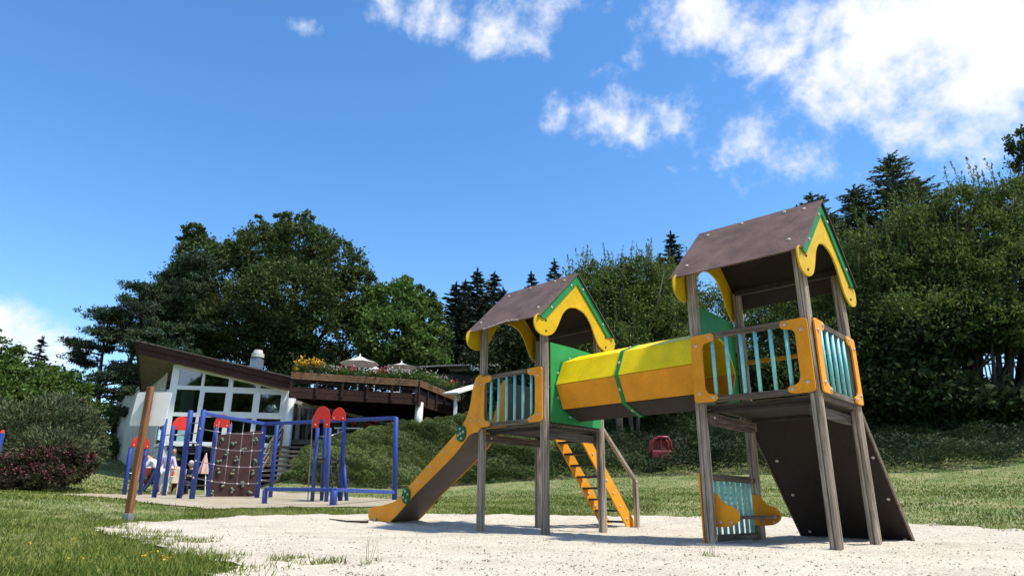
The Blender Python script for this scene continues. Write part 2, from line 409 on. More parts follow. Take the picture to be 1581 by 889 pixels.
# ------------------------------------------------------------------ terrain
TP = [  # (px, py, depth) in the view; then explicit points
    (0, 889, 3.4), (0, 830, 6.6), (0, 795, 9.6), (0, 767, 14), (100, 767, 15.5), (150, 800, 11), (100, 860, 5), (250, 840, 7.2), (195, 808, 11),
    (180, 768, 18), (260, 783, 15), (430, 797, 13), (700, 797, 13), (1000, 799, 13), (1200, 803, 12), (1450, 815, 10.5), (1581, 823, 9.5),
    (560, 787, 14.7), (300, 771, 18), (400, 769, 21), (409, 778, 17), (515, 781, 16.5), (610, 772, 19), (480, 775, 19.3), (640, 780, 16),
    (300, 764, 24), (250, 763, 27), (350, 762, 29), (200, 763, 22), (450, 760, 24), (600, 756, 24), (700, 751, 24), (850, 745, 23.5), (1000, 738, 23), (1200, 735, 22), (1450, 733, 20.5), (1581, 731, 19.5),
    (900, 770, 17), (1100, 768, 16.5), (1400, 768, 14.5), (1560, 770, 13.5),
    (540, 690, 29), (600, 670, 30), (720, 662, 31), (560, 716, 26.5), (700, 706, 27), (640, 664, 31), (400, 762, 29.5), (437, 756, 28), (470, 702, 29.5), (505, 692, 30.5), (455, 735, 26),
    (850, 640, 31), (1000, 640, 30), (1200, 645, 28), (1450, 640, 27), (1581, 640, 26), (1000, 695, 26.5), (1450, 690, 23.5), (1250, 692, 25),
    (160, 700, 44), (168, 732, 31), (120, 748, 24), (0, 750, 21), (60, 752, 22), (0, 700, 34), (180, 752, 26)]
TX = [tuple(at(*p)) for p in TP] + [
    (-2, 4, 0), (0, 3, 0), (3, 3, 0), (6, 4, 0), (2, 6.5, 0), (4, 7, 0), (0, 9, 0), (-1.5, 10.3, 0), (3, 9.5, .0), (-3, 7, .02), (2, 11, .02), (5.5, 8.5, .0), (0, 0, 0), (8, 5, .03), (-1, 6, 0), (1.5, 8.4, 0),
    (-12, 38, 1.5), (-6, 38, 4.6), (0, 38, 5.0), (10, 36, 5.8), (20, 34, 6.4), (0, 60, 7), (30, 60, 9), (-30, 60, 5), (-20, 50, 4.4), (-45, 50, 5), (-60, 90, 5), (60, 90, 10), (0, 120, 8),
    (0, 300, 10), (250, 200, 10), (-250, 200, 8), (-300, 0, 4), (300, 0, 5), (0, -300, 4), (0, -12, 0), (-20, -10, 0), (20, -10, .2), (0, -60, 1), (-60, -40, 1), (60, -40, 2),
    (13, 5, .4), (25, 8, 1.2), (26, 18, 3.5), (40, 25, 6), (-10, 4, .3), (-16, 9, .6), (-30, 20, 1.4), (-12, -2, .1), (-22, 30, 2.2), (-14, 28.5, .85), (-12, 33, 1.1), (-11, 30, .9)]
TX = np.array(TX)


def _phi(r): return np.sqrt(r*r+.8)


_d = np.linalg.norm(TX[:, None, :2]-TX[None, :, :2], axis=2); n_ = len(TX)
_A = np.zeros((n_+1, n_+1)); _A[:n_, :n_] = _phi(_d) - np.eye(n_)*.15
_A[:n_, n_] = 1; _A[n_, :n_] = 1
_w = np.linalg.solve(_A, np.append(TX[:, 2], 0))


def hgt(xy):
    xy = np.atleast_2d(np.asarray(xy, float)); out = np.empty(len(xy))
    for i in range(0, len(xy), 20000):
        q = xy[i:i+20000]; out[i:i+20000] = _phi(np.linalg.norm(q[:, None]-TX[None, :, :2], axis=2)) @ _w[:-1] + _w[-1]
    return out


def hz(x, y): return float(hgt([(x, y)])[0])


def hit(px, py):
    d = FW + RT*((px-790.5)/FPX) - UP*((py-444.5)/FPX); ys = np.concatenate([np.arange(1.5, 40, .05)])
    p = np.array(CAMP)[None]+np.array(d)[None]*(ys/d.y)[:, None]; g = hgt(p[:, :2]); k = np.argmax(p[:, 2] < g)
    return (p[k, 0], p[k, 1]) if p[k, 2] < g[k] else None


def ground(p, dz=0.): return Vector((p[0], p[1], hz(p[0], p[1])+dz))


def gat(px, Y):   # ground point below pixel column px at depth Y
    x = at(px, 770, Y).x; return Vector((x, Y, hz(x, Y)))


def axis_coords(lo, hi, near, step, grow):
    a = list(np.arange(near[0], near[1]+1e-6, step)); s = step; x = a[-1]
    while x < hi: s *= grow; x = min(hi, x+s); a.append(x)
    s = step; x = a[0]
    while x > lo: s *= grow; x = max(lo, x-s); a.insert(0, x)
    return np.array(a)


def build_ground():
    xs = axis_coords(-900, 900, (-22, 26), .4, 1.25); ys = axis_coords(-900, 900, (-3, 40), .4, 1.25)
    X, Y = np.meshgrid(xs, ys); P = np.stack([X.ravel(), Y.ravel()], 1); Z = hgt(P)
    nx, ny = len(xs), len(ys); f = [(j*nx+i, j*nx+i+1, (j+1)*nx+i+1, (j+1)*nx+i) for j in range(ny-1) for i in range(nx-1)]
    me = bpy.data.meshes.new('ground'); me.from_pydata(np.column_stack([P, Z]).tolist(), [], f)
    me.polygons.foreach_set('use_smooth', [True]*len(f))
    M = mat('turf_soil', (.09, .14, .03), .95, .3, 1.4, col2=(.26, .24, .11), bump=.6, bscale=30, detail=9., ramp=(.3, .62)); me.materials.append(M)
    o = link('ground', me); o['kind'] = 'structure'
    return o


build_ground()


def sandmat(name, light, dark, fleck, fl=.0):
    M = bpy.data.materials.new(name); M.use_nodes = True; nt = M.node_tree; p = nt.nodes['Principled BSDF']; p.inputs['Roughness'].default_value = .95; p.inputs['Specular IOR Level'].default_value = .12
    tc = N(nt, 'ShaderNodeTexCoord'); o = tc.outputs['Object']
    a = N(nt, 'ShaderNodeTexNoise', i_Scale=.9, i_Detail=8., i_Roughness=.65); lk(nt, o, a.inputs[0])
    b = N(nt, 'ShaderNodeTexNoise', i_Scale=24., i_Detail=5., i_Roughness=.7); lk(nt, o, b.inputs[0])
    v = N(nt, 'ShaderNodeTexVoronoi', i_Scale=110.); lk(nt, o, v.inputs['Vector'])
    s = mathn(nt, 'ADD', mathn(nt, 'MULTIPLY', a.outputs[0], .55), mathn(nt, 'MULTIPLY', b.outputs[0], .45))
    cr = N(nt, 'ShaderNodeValToRGB'); e = cr.color_ramp.elements; e[0].position = .38; e[0].color = (*dark, 1); e[1].position = .56; e[1].color = (*light, 1); lk(nt, s, cr.inputs[0])
    fk = N(nt, 'ShaderNodeMapRange'); sr = N(nt, 'ShaderNodeSeparateColor'); lk(nt, v.outputs['Color'], sr.inputs[0]); lk(nt, sr.outputs[0], fk.inputs['Value'])
    fk.inputs['From Min'].default_value = .72+fl; fk.inputs['From Max'].default_value = .98; fk.inputs['To Max'].default_value = .75
    mx = N(nt, 'ShaderNodeMix', data_type='RGBA'); lk(nt, fk.outputs[0], mx.inputs['Factor']); lk(nt, cr.outputs[0], mx.inputs['A']); mx.inputs['B'].default_value = (*fleck, 1)
    lk(nt, mx.outputs['Result'], p.inputs['Base Color'])
    h = mathn(nt, 'ADD', b.outputs[0], mathn(nt, 'MULTIPLY', sr.outputs[1], .35))
    bp = N(nt, 'ShaderNodeBump', i_Strength=.75, i_Distance=.03); lk(nt, h, bp.inputs['Height']); lk(nt, bp.outputs[0], p.inputs['Normal'])
    return M


def pip(P, poly):
    poly = np.asarray(poly); x, y = P[:, 0], P[:, 1]; ins = np.zeros(len(P), bool); n = len(poly)
    for i in range(n):
        x0, y0 = poly[i-1]; x1, y1 = poly[i]
        c = ((y0 > y) != (y1 > y)) & (x < (x1-x0)*(y-y0)/(y1-y0+1e-12)+x0); ins ^= c
    return ins


def fuzzy(poly, amp, step):
    out = []; n = len(poly)
    for i in range(n):
        a, b = np.array(poly[i]), np.array(poly[(i+1) % n]); L = np.linalg.norm(b-a); k = max(1, int(L/step)); nrm = np.array([b[1]-a[1], a[0]-b[0]])/(L+1e-9)
        for j in range(k):
            p = a+(b-a)*j/k; w = math.sin(p[0]*5.1+p[1]*3.3)*.4+math.sin(p[0]*12.7-p[1]*9.1)*.35+rnd.uniform(-.5, .5)
            out.append(tuple(p+nrm*amp*w))
    return out


def sheet(name, poly, m, step, dz, rough=.0):
    P = np.array(poly); lo, hi = P.min(0), P.max(0)
    xs = np.arange(lo[0], hi[0], step); ys = np.arange(lo[1], hi[1], step); X, Y = np.meshgrid(xs, ys); G = np.stack([X.ravel(), Y.ravel()], 1)+rng.uniform(-.2, .2, (X.size, 2))*step
    G = G[pip(G, poly)]
    allp = [Vector(p) for p in poly]+[Vector(p) for p in G]; n = len(poly)
    v, e, f, *_ = delaunay_2d_cdt(allp, [(i, (i+1) % n) for i in range(n)], [], 1, 1e-4)
    V = np.array([tuple(q) for q in v]); Z = hgt(V)+dz
    if rough:
        for _ in range(420):
            cx, cy = rnd.uniform(-5, 9), rnd.uniform(2.2, 13); a_ = rnd.uniform(0, 6.3); dx = V[:, 0]-cx; dy = V[:, 1]-cy; u_ = dx*math.cos(a_)+dy*math.sin(a_); w_ = -dx*math.sin(a_)+dy*math.cos(a_)
            q_ = (u_/.15)**2+(w_/.075)**2; Z = Z-rnd.uniform(.008, .022)*np.exp(-q_*1.5)+.006*np.exp(-(np.sqrt(q_)-1.9)**2*3)
        near = rough*(np.sin(V[:, 0]*7.3+np.sin(V[:, 1]*5.1)*1.7)*np.sin(V[:, 1]*8.9+1.3)+.6*np.sin(V[:, 0]*17+V[:, 1]*13)+rng.uniform(-.6, .6, len(V))); Z = Z+near+rough
    me = bpy.data.meshes.new(name); me.from_pydata(np.column_stack([V, Z]).tolist(), [], f); me.polygons.foreach_set('use_smooth', [True]*len(me.polygons)); me.materials.append(m)
    o = link(name, me); o['kind'] = 'structure'; return o


_up = [(140, 823), (186, 814), (212, 809), (315, 804), (380, 799), (505, 797), (562, 797), (740, 797), (1000, 799), (1200, 802), (1320, 807), (1440, 815), (1581, 823)]
_lo = [(366, 887), (334, 876), (300, 866), (266, 859), (224, 841), (182, 833)]
sand_poly = [hit(*p) for p in _up] + [(11, 7.5), (14, 3), (9, -3), (-.2, -3), (-.9, 1.6)] + [hit(*p) for p in _lo]
sand_poly = fuzzy([p for p in sand_poly if p is not None], .10, .12)
SAND = sandmat('pale_sand', (.66, .60, .49), (.50, .445, .355), (.22, .19, .155))
sheet('sand', sand_poly, SAND, .075, .036, rough=.006)
_u2 = [(72, 761.5), (130, 762), (200, 763.5), (300, 765), (380, 766), (450, 769), (560, 771), (640, 773)]
_l2 = [(660, 779), (560, 783), (455, 781), (400, 785), (322, 789), (292, 787), (266, 781), (212, 776), (150, 773), (114, 769)]
pad_poly = fuzzy([tuple(at(*p))[:2] for p in [(72, 762, 17.5), (130, 762, 20), (200, 763, 22), (300, 765, 24), (400, 766, 24.5), (470, 768, 23.5), (560, 768, 22), (640, 770, 20.5),
                                        (665, 776, 17.5), (560, 783, 15.6), (455, 783, 15.8), (400, 786, 15.3), (322, 789, 14.8), (280, 786, 15.2), (240, 780, 15.6), (180, 774, 16.4), (110, 769, 16.6)]], .22, .3)
DIRT = sandmat('worn_dirt', (.50, .43, .33), (.36, .31, .22), (.13, .14, .06), fl=-.1)
sheet('dirt_path', pad_poly, DIRT, .35, .022)


# ------------------------------------------------------------------ leaf clouds
def leafmesh(name, C, D, Ln, Wd, tone, m, bend=.25):
    """C centres, D long axis directions, lengths, widths: one folded leaf (2 triangles) each"""
    n = len(C); D = D/np.linalg.norm(D, axis=1)[:, None]
    A = rng.normal(size=(n, 3)); S = np.cross(D, A); S /= np.linalg.norm(S, axis=1)[:, None]+1e-9; Nn = np.cross(S, D)
    L2 = (Ln/2)[:, None]; W2 = (Wd/2)[:, None]
    base = C-D*L2; tip = C+D*L2; l = C-S*W2+Nn*W2*bend; r = C+S*W2+Nn*W2*bend
    V = np.stack([base, r, tip, l], 1).reshape(-1, 3).astype(np.float32)
    me = bpy.data.meshes.new(name); me.vertices.add(4*n); me.vertices.foreach_set('co', V.ravel())
    me.loops.add(6*n); b = np.arange(n)[:, None]*4; idx = np.concatenate([b, b+1, b+2, b, b+2, b+3], 1).ravel().astype(np.int32)
    me.loops.foreach_set('vertex_index', idx); me.polygons.add(2*n); me.polygons.foreach_set('loop_start', np.arange(2*n, dtype=np.int32)*3)
    me.polygons.foreach_set('loop_total', np.full(2*n, 3, np.int32))
    at_ = me.attributes.new('tone', 'FLOAT', 'FACE'); at_.data.foreach_set('value', np.repeat(tone, 2).astype(np.float32))
    me.update(calc_edges=True); me.materials.append(m)
    return me


def unit(n):
    v = rng.normal(size=(n, 3)); return v/np.linalg.norm(v, axis=1)[:, None]


def crown_points(blobs, n, sub=26, spread=.26, flat=.75):
    """points in tufts scattered over ellipsoids (centre, radii, weight): uneven outline with gaps"""
    w = np.array([b[2] for b in blobs], float); w /= w.sum(); P = []; T = []; O = []
    for (c, r, _), wi in zip(blobs, w):
        k = int(n*wi); c = np.array(c); r = np.array(r); nt = max(4, int(k/sub))
        u = unit(nt); rad = rng.uniform(.55, 1.08, nt)**.7; tc = c+u*rad[:, None]*r
        ts = spread*r.mean()*rng.uniform(.5, 1.35, nt); tt = rng.uniform(0, 1, nt)
        i = rng.integers(0, nt, k); o = rng.normal(size=(k, 3))*.55; o[:, 2] *= flat
        P.append(tc[i]+o*ts[i][:, None]); T.append(np.clip(tt[i]*.6+rng.uniform(-.15, .5, k), 0, 1)); O.append(u[i])
    return np.concatenate(P), np.concatenate(T), np.concatenate(O)


def limbs(mb, base, targets, r0, fork=.45, n=6):
    base = Vector(base)
    for t in targets:
        t = Vector(t); f = base.lerp(Vector((base.x, base.y, t.z)), fork*rnd.uniform(.7, 1.1))
        f += Vector((rnd.uniform(-.1, .1), rnd.uniform(-.1, .1), 0))*r0*4
        mid = f.lerp(t, .5)+Vector((rnd.uniform(-.3, .3), rnd.uniform(-.3, .3), rnd.uniform(0, .4)))*(t-f).length*.25
        mb.tube([f, mid, t], [r0*.5, r0*.3, r0*.08], n, caps=False)


def broadleaf(name, base, blobs, n, leaf, m, label, cat='tree', group=None, bark=BARKD, r0=.22, aspect=.55, trunk_top=None, up=.3, sub=26, spread=.26, stems=1, lean=0.):
    base = Vector(base); root = thing(name, base, label, cat, group)
    top = max(blobs, key=lambda b: b[0][2]); tt = trunk_top or top[0]
    mb = MB()
    for k in range(stems):
        a = 2*math.pi*k/max(1, stems)+.4; off = Vector((math.cos(a), math.sin(a)*.6, 0))*(.25 if stems > 1 else 0); spread_ = off*(6.0 if stems > 1 else 0)
        b0 = base+off-Vector((0, 0, .3)); t1 = Vector(tt)+spread_
        pts = [b0.lerp(t1, q)+Vector((rnd.uniform(-1, 1), rnd.uniform(-1, 1), 0))*r0*.8*(0 if q == 0 else 1) for q in (0, .2, .4, .6, .8, 1)]
        mb.tube(pts, [r0*1.25, r0, r0*.85, r0*.66, r0*.4, r0*.12], 8)
    limbs(mb, base, [b[0] for b in blobs], r0)
    mb.build('trunk', bark, root, smooth=True)
    P, T, O = crown_points(blobs, n, sub, spread)
    D = unit(len(P))+O*.5+np.array([0, 0, up])
    me = leafmesh('crown', P, D, rng.uniform(.7, 1.3, len(P))*leaf, rng.uniform(.7, 1.3, len(P))*leaf*aspect, T, m)
    link('crown', me, None, root)
    return root


def conifer(name, base, H, Rb, m, label, group=None, tiers=26, leaf=.3, density=1., droop=.25, start=.12, power=1., bark=BARKD, ragged=.3, fans=11):
    base = Vector(base); root = thing(name, base, label, 'tree', group); mb = MB(); r0 = .02*H+.03
    mb.tube([base-Vector((0, 0, .3)), base+Vector((0, 0, H*.5)), base+Vector((0, 0, H))], [r0, r0*.6, .02], 7)
    C = []; D = []; T = []; L = []
    for k in range(tiers):
        q = start+(1-start)*(k/tiers); z = H*q; rad = Rb*(1-q)**power+.12
        nb = max(4, int(fans*(.55+.45*(1-q))))
        for j in range(nb):
            a = 2*math.pi*(j+rnd.random()*.8)/nb+k*1.9; rr = rad*rnd.uniform(1-ragged*1.4, 1+ragged*.5); zz = z+rnd.uniform(-.4, .4)*H/tiers
            dr = Vector((math.cos(a), math.sin(a), 0)); tip = dr*rr+Vector((0, 0, zz+rr*(.12-droop*(1-q*.8))))
            st = Vector((0, 0, zz)); n = max(5, int(rr*14*density)); mb.tube([base+st, base+tip], [.03, .008], 4, caps=False)
            for i in range(n):
                t = (i+rnd.random())/n; t = .12+.88*t; p = st.lerp(tip, t); sag = -math.sin(t*3.14)*rr*.06
                side = dr.cross(Vector((0, 0, 1)))*rnd.choice((-1, 1)); w = rr*.24*(1.15-t)*rnd.random()
                C.append(base+p+side*w+Vector((0, 0, sag-rnd.random()*.05*rr))); D.append(dr*1.0+side*.8+Vector((0, 0, rnd.uniform(-.35, .25)))); T.append(rnd.random()*.7+.3*(t > .85)); L.append(leaf*rnd.uniform(.6, 1.25))
    for i in range(14): C.append(base+Vector((rnd.uniform(-.05, .05), rnd.uniform(-.05, .05), H*(.96+.05*rnd.random())))); D.append(Vector((rnd.uniform(-.5, .5), rnd.uniform(-.5, .5), 1))); T.append(.5); L.append(leaf*.8)
    mb.build('trunk', bark, root, smooth=True)
    L = np.array(L); me = leafmesh('crown', np.array([tuple(c) for c in C]), np.array([tuple(d) for d in D]), L, L*.34, np.array(T), m)
    link('crown', me, None, root)
    return root


def pine(name, base, H, m, label, group=None, pads=16, leaf=.28, width=2.6, crown_from=.35, side=0., n_per=900, bark=BARKD):
    """scots pine: bare bent trunk, crooked limbs, flat needle pads with sky between"""
    base = Vector(base); root = thing(name, base, label, 'tree', group); mb = MB(); r0 = .018*H
    spine = [base+Vector((math.sin(q*4+H)*.3*q*2+side*q*q, 0, H*q)) for q in (0, .25, .5, .75, .97)]; spine[0].z -= .3
    mb.tube(spine, [r0*1.2, r0, r0*.75, r0*.45, .03], 8)
    P = []; T = []
    for k in range(pads):
        q = crown_from+(1-crown_from)*(k+.6)/pads; s = q/.97*4; i = min(3, int(s)); p0 = spine[i].lerp(spine[i+1], s-i)
        a = rnd.uniform(0, 6.28); w = width*(1.08-q**2.2*.75)*rnd.uniform(.45, 1.1); tip = p0+Vector((math.cos(a)*w, math.sin(a)*w*.8, w*rnd.uniform(.05, .35)))
        mb.tube([p0, p0.lerp(tip, .5)+Vector((0, 0, rnd.uniform(-.15, .1)*w)), tip], [r0*.4, r0*.25, .02], 5, caps=False)
        pr = np.array([.30, .30, .08])*width*rnd.uniform(.6, 1.15)
        n = int(n_per*rnd.uniform(.6, 1.2)); nt = max(5, n//30); tc = rng.normal(size=(nt, 3))*.6*pr+np.array(tip); ii = rng.integers(0, nt, n)
        P.append(tc[ii]+rng.normal(size=(n, 3))*np.array([.12, .12, .07])*width*.4); T.append(np.clip(rng.uniform(0, .7, nt)[ii]+rng.uniform(-.1, .3, n), 0, 1))
    for q, s_ in ((1.0, .2), (.95, .34), (.88, .42)):
        n = 500; tc = rng.normal(size=(18, 3))*np.array([s_, s_, .16])*width*.42+np.array(base+Vector((spine[-1].x-base.x, spine[-1].y-base.y, H*(q-.02)))); ii = rng.integers(0, 18, n)
        P.append(tc[ii]+rng.normal(size=(n, 3))*.09*width*.45); T.append(rng.uniform(0, .8, n))
    P = np.concatenate(P); T = np.concatenate(T)
    mb.build('trunk', bark, root, smooth=True)
    D = unit(len(P))+np.array([0, 0, .6]); L = rng.uniform(.6, 1.2, len(P))*leaf
    link('crown', leafmesh('crown', P, D, L, L*.28, T, m), None, root)
    return root


# ------------------------------------------------------------------ the twin-tower play structure (one bolted thing)
class TW:
    def __init__(s, yaw, org): s.ex = Vector((math.cos(yaw), math.sin(yaw), 0)); s.ey = Vector((-math.sin(yaw), math.cos(yaw), 0)); s.o = Vector(org)
    def __call__(s, u, v, z): return s.o+s.ex*u+s.ey*v+Vector((0, 0, z))


TA = TW(-.7442, (2.12986, 7.44703, 0)); TB = TW(-.7789, (-.42261, 10.12372, 0))   # near tower, far tower
Z_ = Vector((0, 0, 1)); TS = 1.25
play = thing('play_structure', TA(-1.2, .6, 0), 'wooden twin-tower play structure with yellow tunnel, brown slide, ladder and teal railings on the sand', 'play structure')


def post(t, u, v, z0, z1, s=.104, lbl=None):
    """square post, chamfered, a groove down each face"""
    h = s/2; c = .018; g = .006; d = .014; prof = []
    for k in range(4):
        a = k*math.pi/2; ca, sa = math.cos(a), math.sin(a)
        for (x, y) in ((h, -h+c), (h, -g), (h-d, -g*.4), (h-d, g*.4), (h, g), (h, h-c)): prof.append((x*ca-y*sa, x*sa+y*ca))
    mb = MB(); n = len(prof)
    b = [t(u+x, v+y, z0) for x, y in prof]; e = [t(u+x, v+y, z1) for x, y in prof]
    mb.add(b+e, [tuple(range(n, 2*n))]+[(i, (i+1) % n, (i+1) % n+n, i+n) for i in range(n)])
    return mb.build('post', POST, play, label=lbl)


def pbox(t, name, m, u0, u1, v0, v1, z0, z1, bevel=.005, parent=None, **kw):
    m = RAILV if (m is RAILW and v1-v0 > u1-u0) else m
    mb = MB(); mb.hexa([t(u0, v0, z0), t(u1, v0, z0), t(u1, v1, z0), t(u0, v1, z0), t(u0, v0, z1), t(u1, v0, z1), t(u1, v1, z1), t(u0, v1, z1)])
    return mb.build(name, m, parent or play, bevel=bevel, **kw)


# face frames: origin, along, outward normal
def face(t, which):
    if which == 'front': return (lambda a, o, z: t(a, -o, z)), t.ex, -t.ey
    if which == 'right': return (lambda a, o, z: t(TS+o, a, z)), t.ey, t.ex
    if which == 'left': return (lambda a, o, z: t(-o, a, z)), t.ey, -t.ex
    return (lambda a, o, z: t(a, TS+o, z)), t.ex, t.ey


BR = [(-.03, 1.5), (.20, 1.5), (.25, 1.525), (.24, 1.57), (.135, 1.595), (.105, 1.65), (.105, 2.11), (.13, 2.155), (.23, 2.17), (.26, 2.21), (.24, 2.262), (-.03, 2.262)]
BRr = [.05, .03, .03, .03, .05, .05, .05, .05, .03, .03, .03, .05]
BB = [(.04, 1.60), (.195, 1.545), (.04, 2.14), (.20, 2.218)]


def bracket(t, which, end, off=.066, boltme=None):
    F, al, nr = face(t, which); pts = rounded(BR, BRr, 4); flip = (lambda a: TS-a) if end else (lambda a: a)
    mb = MB(); mb.plate([F(flip(a), off, z) for a, z in pts], nr*.02)
    o = mb.build('corner_bracket', ORANGE, play, bevel=.004)
    for a, z in BB: bolt(o, F(flip(a), off+.02, z), nr, .021)
    return o


def rail(t, which, n, ext=.0, slat=TEAL):
    F, al, nr = face(t, which)
    for z0, z1 in ((1.492, 1.558), (2.205, 2.272)):
        mb = MB(); mb.hexa([F(.0, .012, z0), F(TS, .012, z0), F(TS, .062, z0), F(.0, .062, z0), F(.0, .012, z1), F(TS, .012, z1), F(TS, .062, z1), F(.0, .062, z1)])
        mb.build('rail', RAILW if which in ('front', 'back') else RAILV, play, bevel=.008)
    for k in range(n):
        a = TS*(.5+(k-(n-1)/2)*(.132 if n == 6 else .145))
        mb = MB(); mb.tube([F(a, .037, 1.55), F(a, .037, 2.21)], .0205, 10); mb.build('baluster', slat, play, smooth=True)


def gable(t, u, nr, jag=False):
    low = catmull([(.86, 2.985), (.925, 2.93), (.95, 2.85), (.91, 2.745), (.80, 2.69), (.66, 2.695), (.53, 2.76), (.445, 2.87), (.385, 2.98), (.31, 3.10), (.18, 3.205), (0, 3.245)], 3)
    right = [(.0, 3.735), (.80, 2.99)]+low; pts = right+[(-a, z) for a, z in reversed(right[1:-1])]
    c = TS/2; mb = MB(); mb.plate([t(u, c+a, z) for a, z in pts], nr*.02); o = mb.build('gable_board', YELLOW, play, bevel=.004)
    for sgn in (-1, 1):
        for a, z in ((.70, 2.915), (.70, 2.76)): bolt(o, t(u, c+sgn*a, z)+nr*.02, nr, .016, DOMEB)
        # green barge strip
        tp = [(.0, 3.775), (.0, 3.625), (.73, 2.925), (.80, 2.925), (.85, 2.965)]
        mb = MB(); mb.plate([t(u, c+sgn*a, z)+nr*.022 for a, z in tp], nr*.018); s = mb.build('barge_strip', GREEN2, play, bevel=.003)
        for q in (.14, .60 if sgn < 0 else .62): bolt(s, t(u, c+sgn*q, 3.70-.96*q)+nr*.04, nr, .019)
    return o


def roof(t, jag=False):
    zr, ze, sp_ = 3.80, 2.945, .888; u0, u1 = -.15, 1.40
    c = TS/2; sl = Vector((0, 0, 0))
    for sgn in (-1, 1):
        dn = (t.ey*sgn*sp_+Vector((0, 0, ze-zr))).normalized(); nrm = (t.ey*sgn*(zr-ze)+Vector((0, 0, sp_))).normalized(); ln = math.hypot(sp_, zr-ze)
        P = lambda u, s: t(u, c, zr)+dn*s*ln-Vector((0, 0, 0))
        if sgn < 0 and jag:
            edge = [(u1, 1.), (1.12, 1.0), (.98, .985), (.86, .952), (.78, .938), (.72, .945), (.69, .925), (.63, .93), (.60, .945), (.56, .938), (.50, .955), (.47, .972), (.43, .968), (.38, .982), (.33, .975), (.27, .995), (.22, .99), (.14, 1.0), (u0, 1.)]
            ol = [(u0, 0), (u1, 0)]+edge
        else: ol = [(u0, 0), (u1, 0), (u1, 1), (u0, 1)]
        mb = MB(); mb.plate([P(u, s) for u, s in ol], -nrm*.016); o = mb.build('roof_panel', [HPLR, HPL_SHADE], play, bevel=.002)
        for pg_ in o.data.polygons: pg_.material_index = 1 if pg_.normal.dot(nrm) < -.5 else 0  # downward face gets the shade as colour
        if jag and sgn < 0:      # torn pale edge of the broken board
            mb = MB()
            ee = [e for e in edge if .15 < e[0] < 1.05]
            for i in range(len(ee)-1):
                (ua, sa), (ub, sb) = ee[i], ee[i+1]; k = rnd.uniform(.004, .016)
                mb.plate([P(ua, sa-k*rnd.uniform(.2, 1))+nrm*.002, P(ub, sb-k)+nrm*.002, P(ub, sb+.003)+nrm*.002, P(ua, sa+.003)+nrm*.002], -nrm*.02)
            mb.build('torn_edge', SPLINT, o)
        for (u, s) in ((.02, .13), (1.22, .13), (.0, .80), (1.20, .78), (.45, .06), (.98, .07)): bolt(o, P(u, s), nrm, .022)
    gable(t, TS+.085, t.ex); gable(t, -.062, -t.ex)
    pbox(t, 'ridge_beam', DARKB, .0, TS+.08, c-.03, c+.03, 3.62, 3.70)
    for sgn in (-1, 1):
        v = c+sgn*.60; pbox(t, 'eave_beam', DARKB, .0, TS+.08, v-.03, v+.03, 3.05, 3.12)  # ridge and eave beams coloured dark for the shade under the roof


def octa(c_v, c_z, r): return [(c_v+r*math.cos(math.pi/4*k), c_z+r*math.sin(math.pi/4*k)) for k in range(8)]


def holewall(t, u, v0, v1, z0, z1, cv, cz, r, nr, m, top=None):
    """board with an octagonal opening"""
    outer = [(v0, z0), (v1, z0), (v1, z1), (v0, z1)] if not top else top
    hole = octa(cv, cz, r)
    mb = MB(); n = len(outer)
    bm = bmesh.new(); vs = []
    for th in (0, .018):
        a = [bm.verts.new(t(u, v, z)+nr*th) for v, z in outer]; b = [bm.verts.new(t(u, v, z)+nr*th) for v, z in hole]; vs.append((a, b))
        es = [bm.edges.new((a[i], a[(i+1) % n])) for i in range(n)]+[bm.edges.new((b[i], b[(i+1) % 8])) for i in range(8)]
        bmesh.ops.triangle_fill(bm, edges=es, use_beauty=True)
    for k, L in ((0, n), (1, 8)):
        for i in range(L): bm.faces.new((vs[0][k][i], vs[0][k][(i+1) % L], vs[1][k][(i+1) % L], vs[1][k][i]))
    bmesh.ops.recalc_face_normals(bm, faces=bm.faces); me = bpy.data.meshes.new('tunnel_wall'); bm.to_mesh(me); bm.free(); me.materials.append(m)
    return link('tunnel_wall', me, None, play)


def build_tower(t, near):
    for (u, v) in ((0, 0), (TS, 0), (TS, TS), (0, TS)):
        post(t, u, v, -.25, 3.08)
    # floor: planks and frame
    for k in range(9):
        v0 = .06+k*.1265; pbox(t, 'floor_board', RAILW, -.03, TS+.03, v0, v0+.118, 1.452, 1.490, bevel=.003)
    for v in (.09, TS-.09): pbox(t, 'floor_beam', DARKB, .08, TS-.08, v-.022, v+.022, 1.395, 1.437)  # beams coloured dark for the shade below the platform
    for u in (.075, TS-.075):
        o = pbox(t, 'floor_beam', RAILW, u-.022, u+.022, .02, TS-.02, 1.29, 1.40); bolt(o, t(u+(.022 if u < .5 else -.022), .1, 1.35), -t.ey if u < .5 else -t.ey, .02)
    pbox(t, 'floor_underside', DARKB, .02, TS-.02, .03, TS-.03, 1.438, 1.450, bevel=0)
    rail(t, 'front', 6); bracket(t, 'front', 0); bracket(t, 'front', 1)
    roof(t, jag=not near)


build_tower(TA, True); build_tower(TB, False)
# near tower, right face railing
rail(TA, 'right', 5); bracket(TA, 'right', 0); bracket(TA, 'right', 1)
# bar across the back of the near tower, above the ramp
mb = MB(); mb.beam(TA(.0, TS+.05, 2.17), TA(TS, TS+.05, 2.17), .03, .05); mb.build('grab_bar', ORANGE, play, bevel=.006)
# tunnel between the towers
c0 = TB(TS+.055, .625, 2.02); c1 = TA(-.055, .585, 1.99)
ax = (c1-c0).normalized(); sd_ = ax.cross(Z_).normalized()*1.0; sd_ = Vector((ax.y, -ax.x, 0)).normalized(); upv = sd_.cross(ax).normalized()
if upv.z < 0: upv = -upv
if sd_.dot(TA.ey) > 0: sd_ = -sd_        # towards the camera side
RO = .475


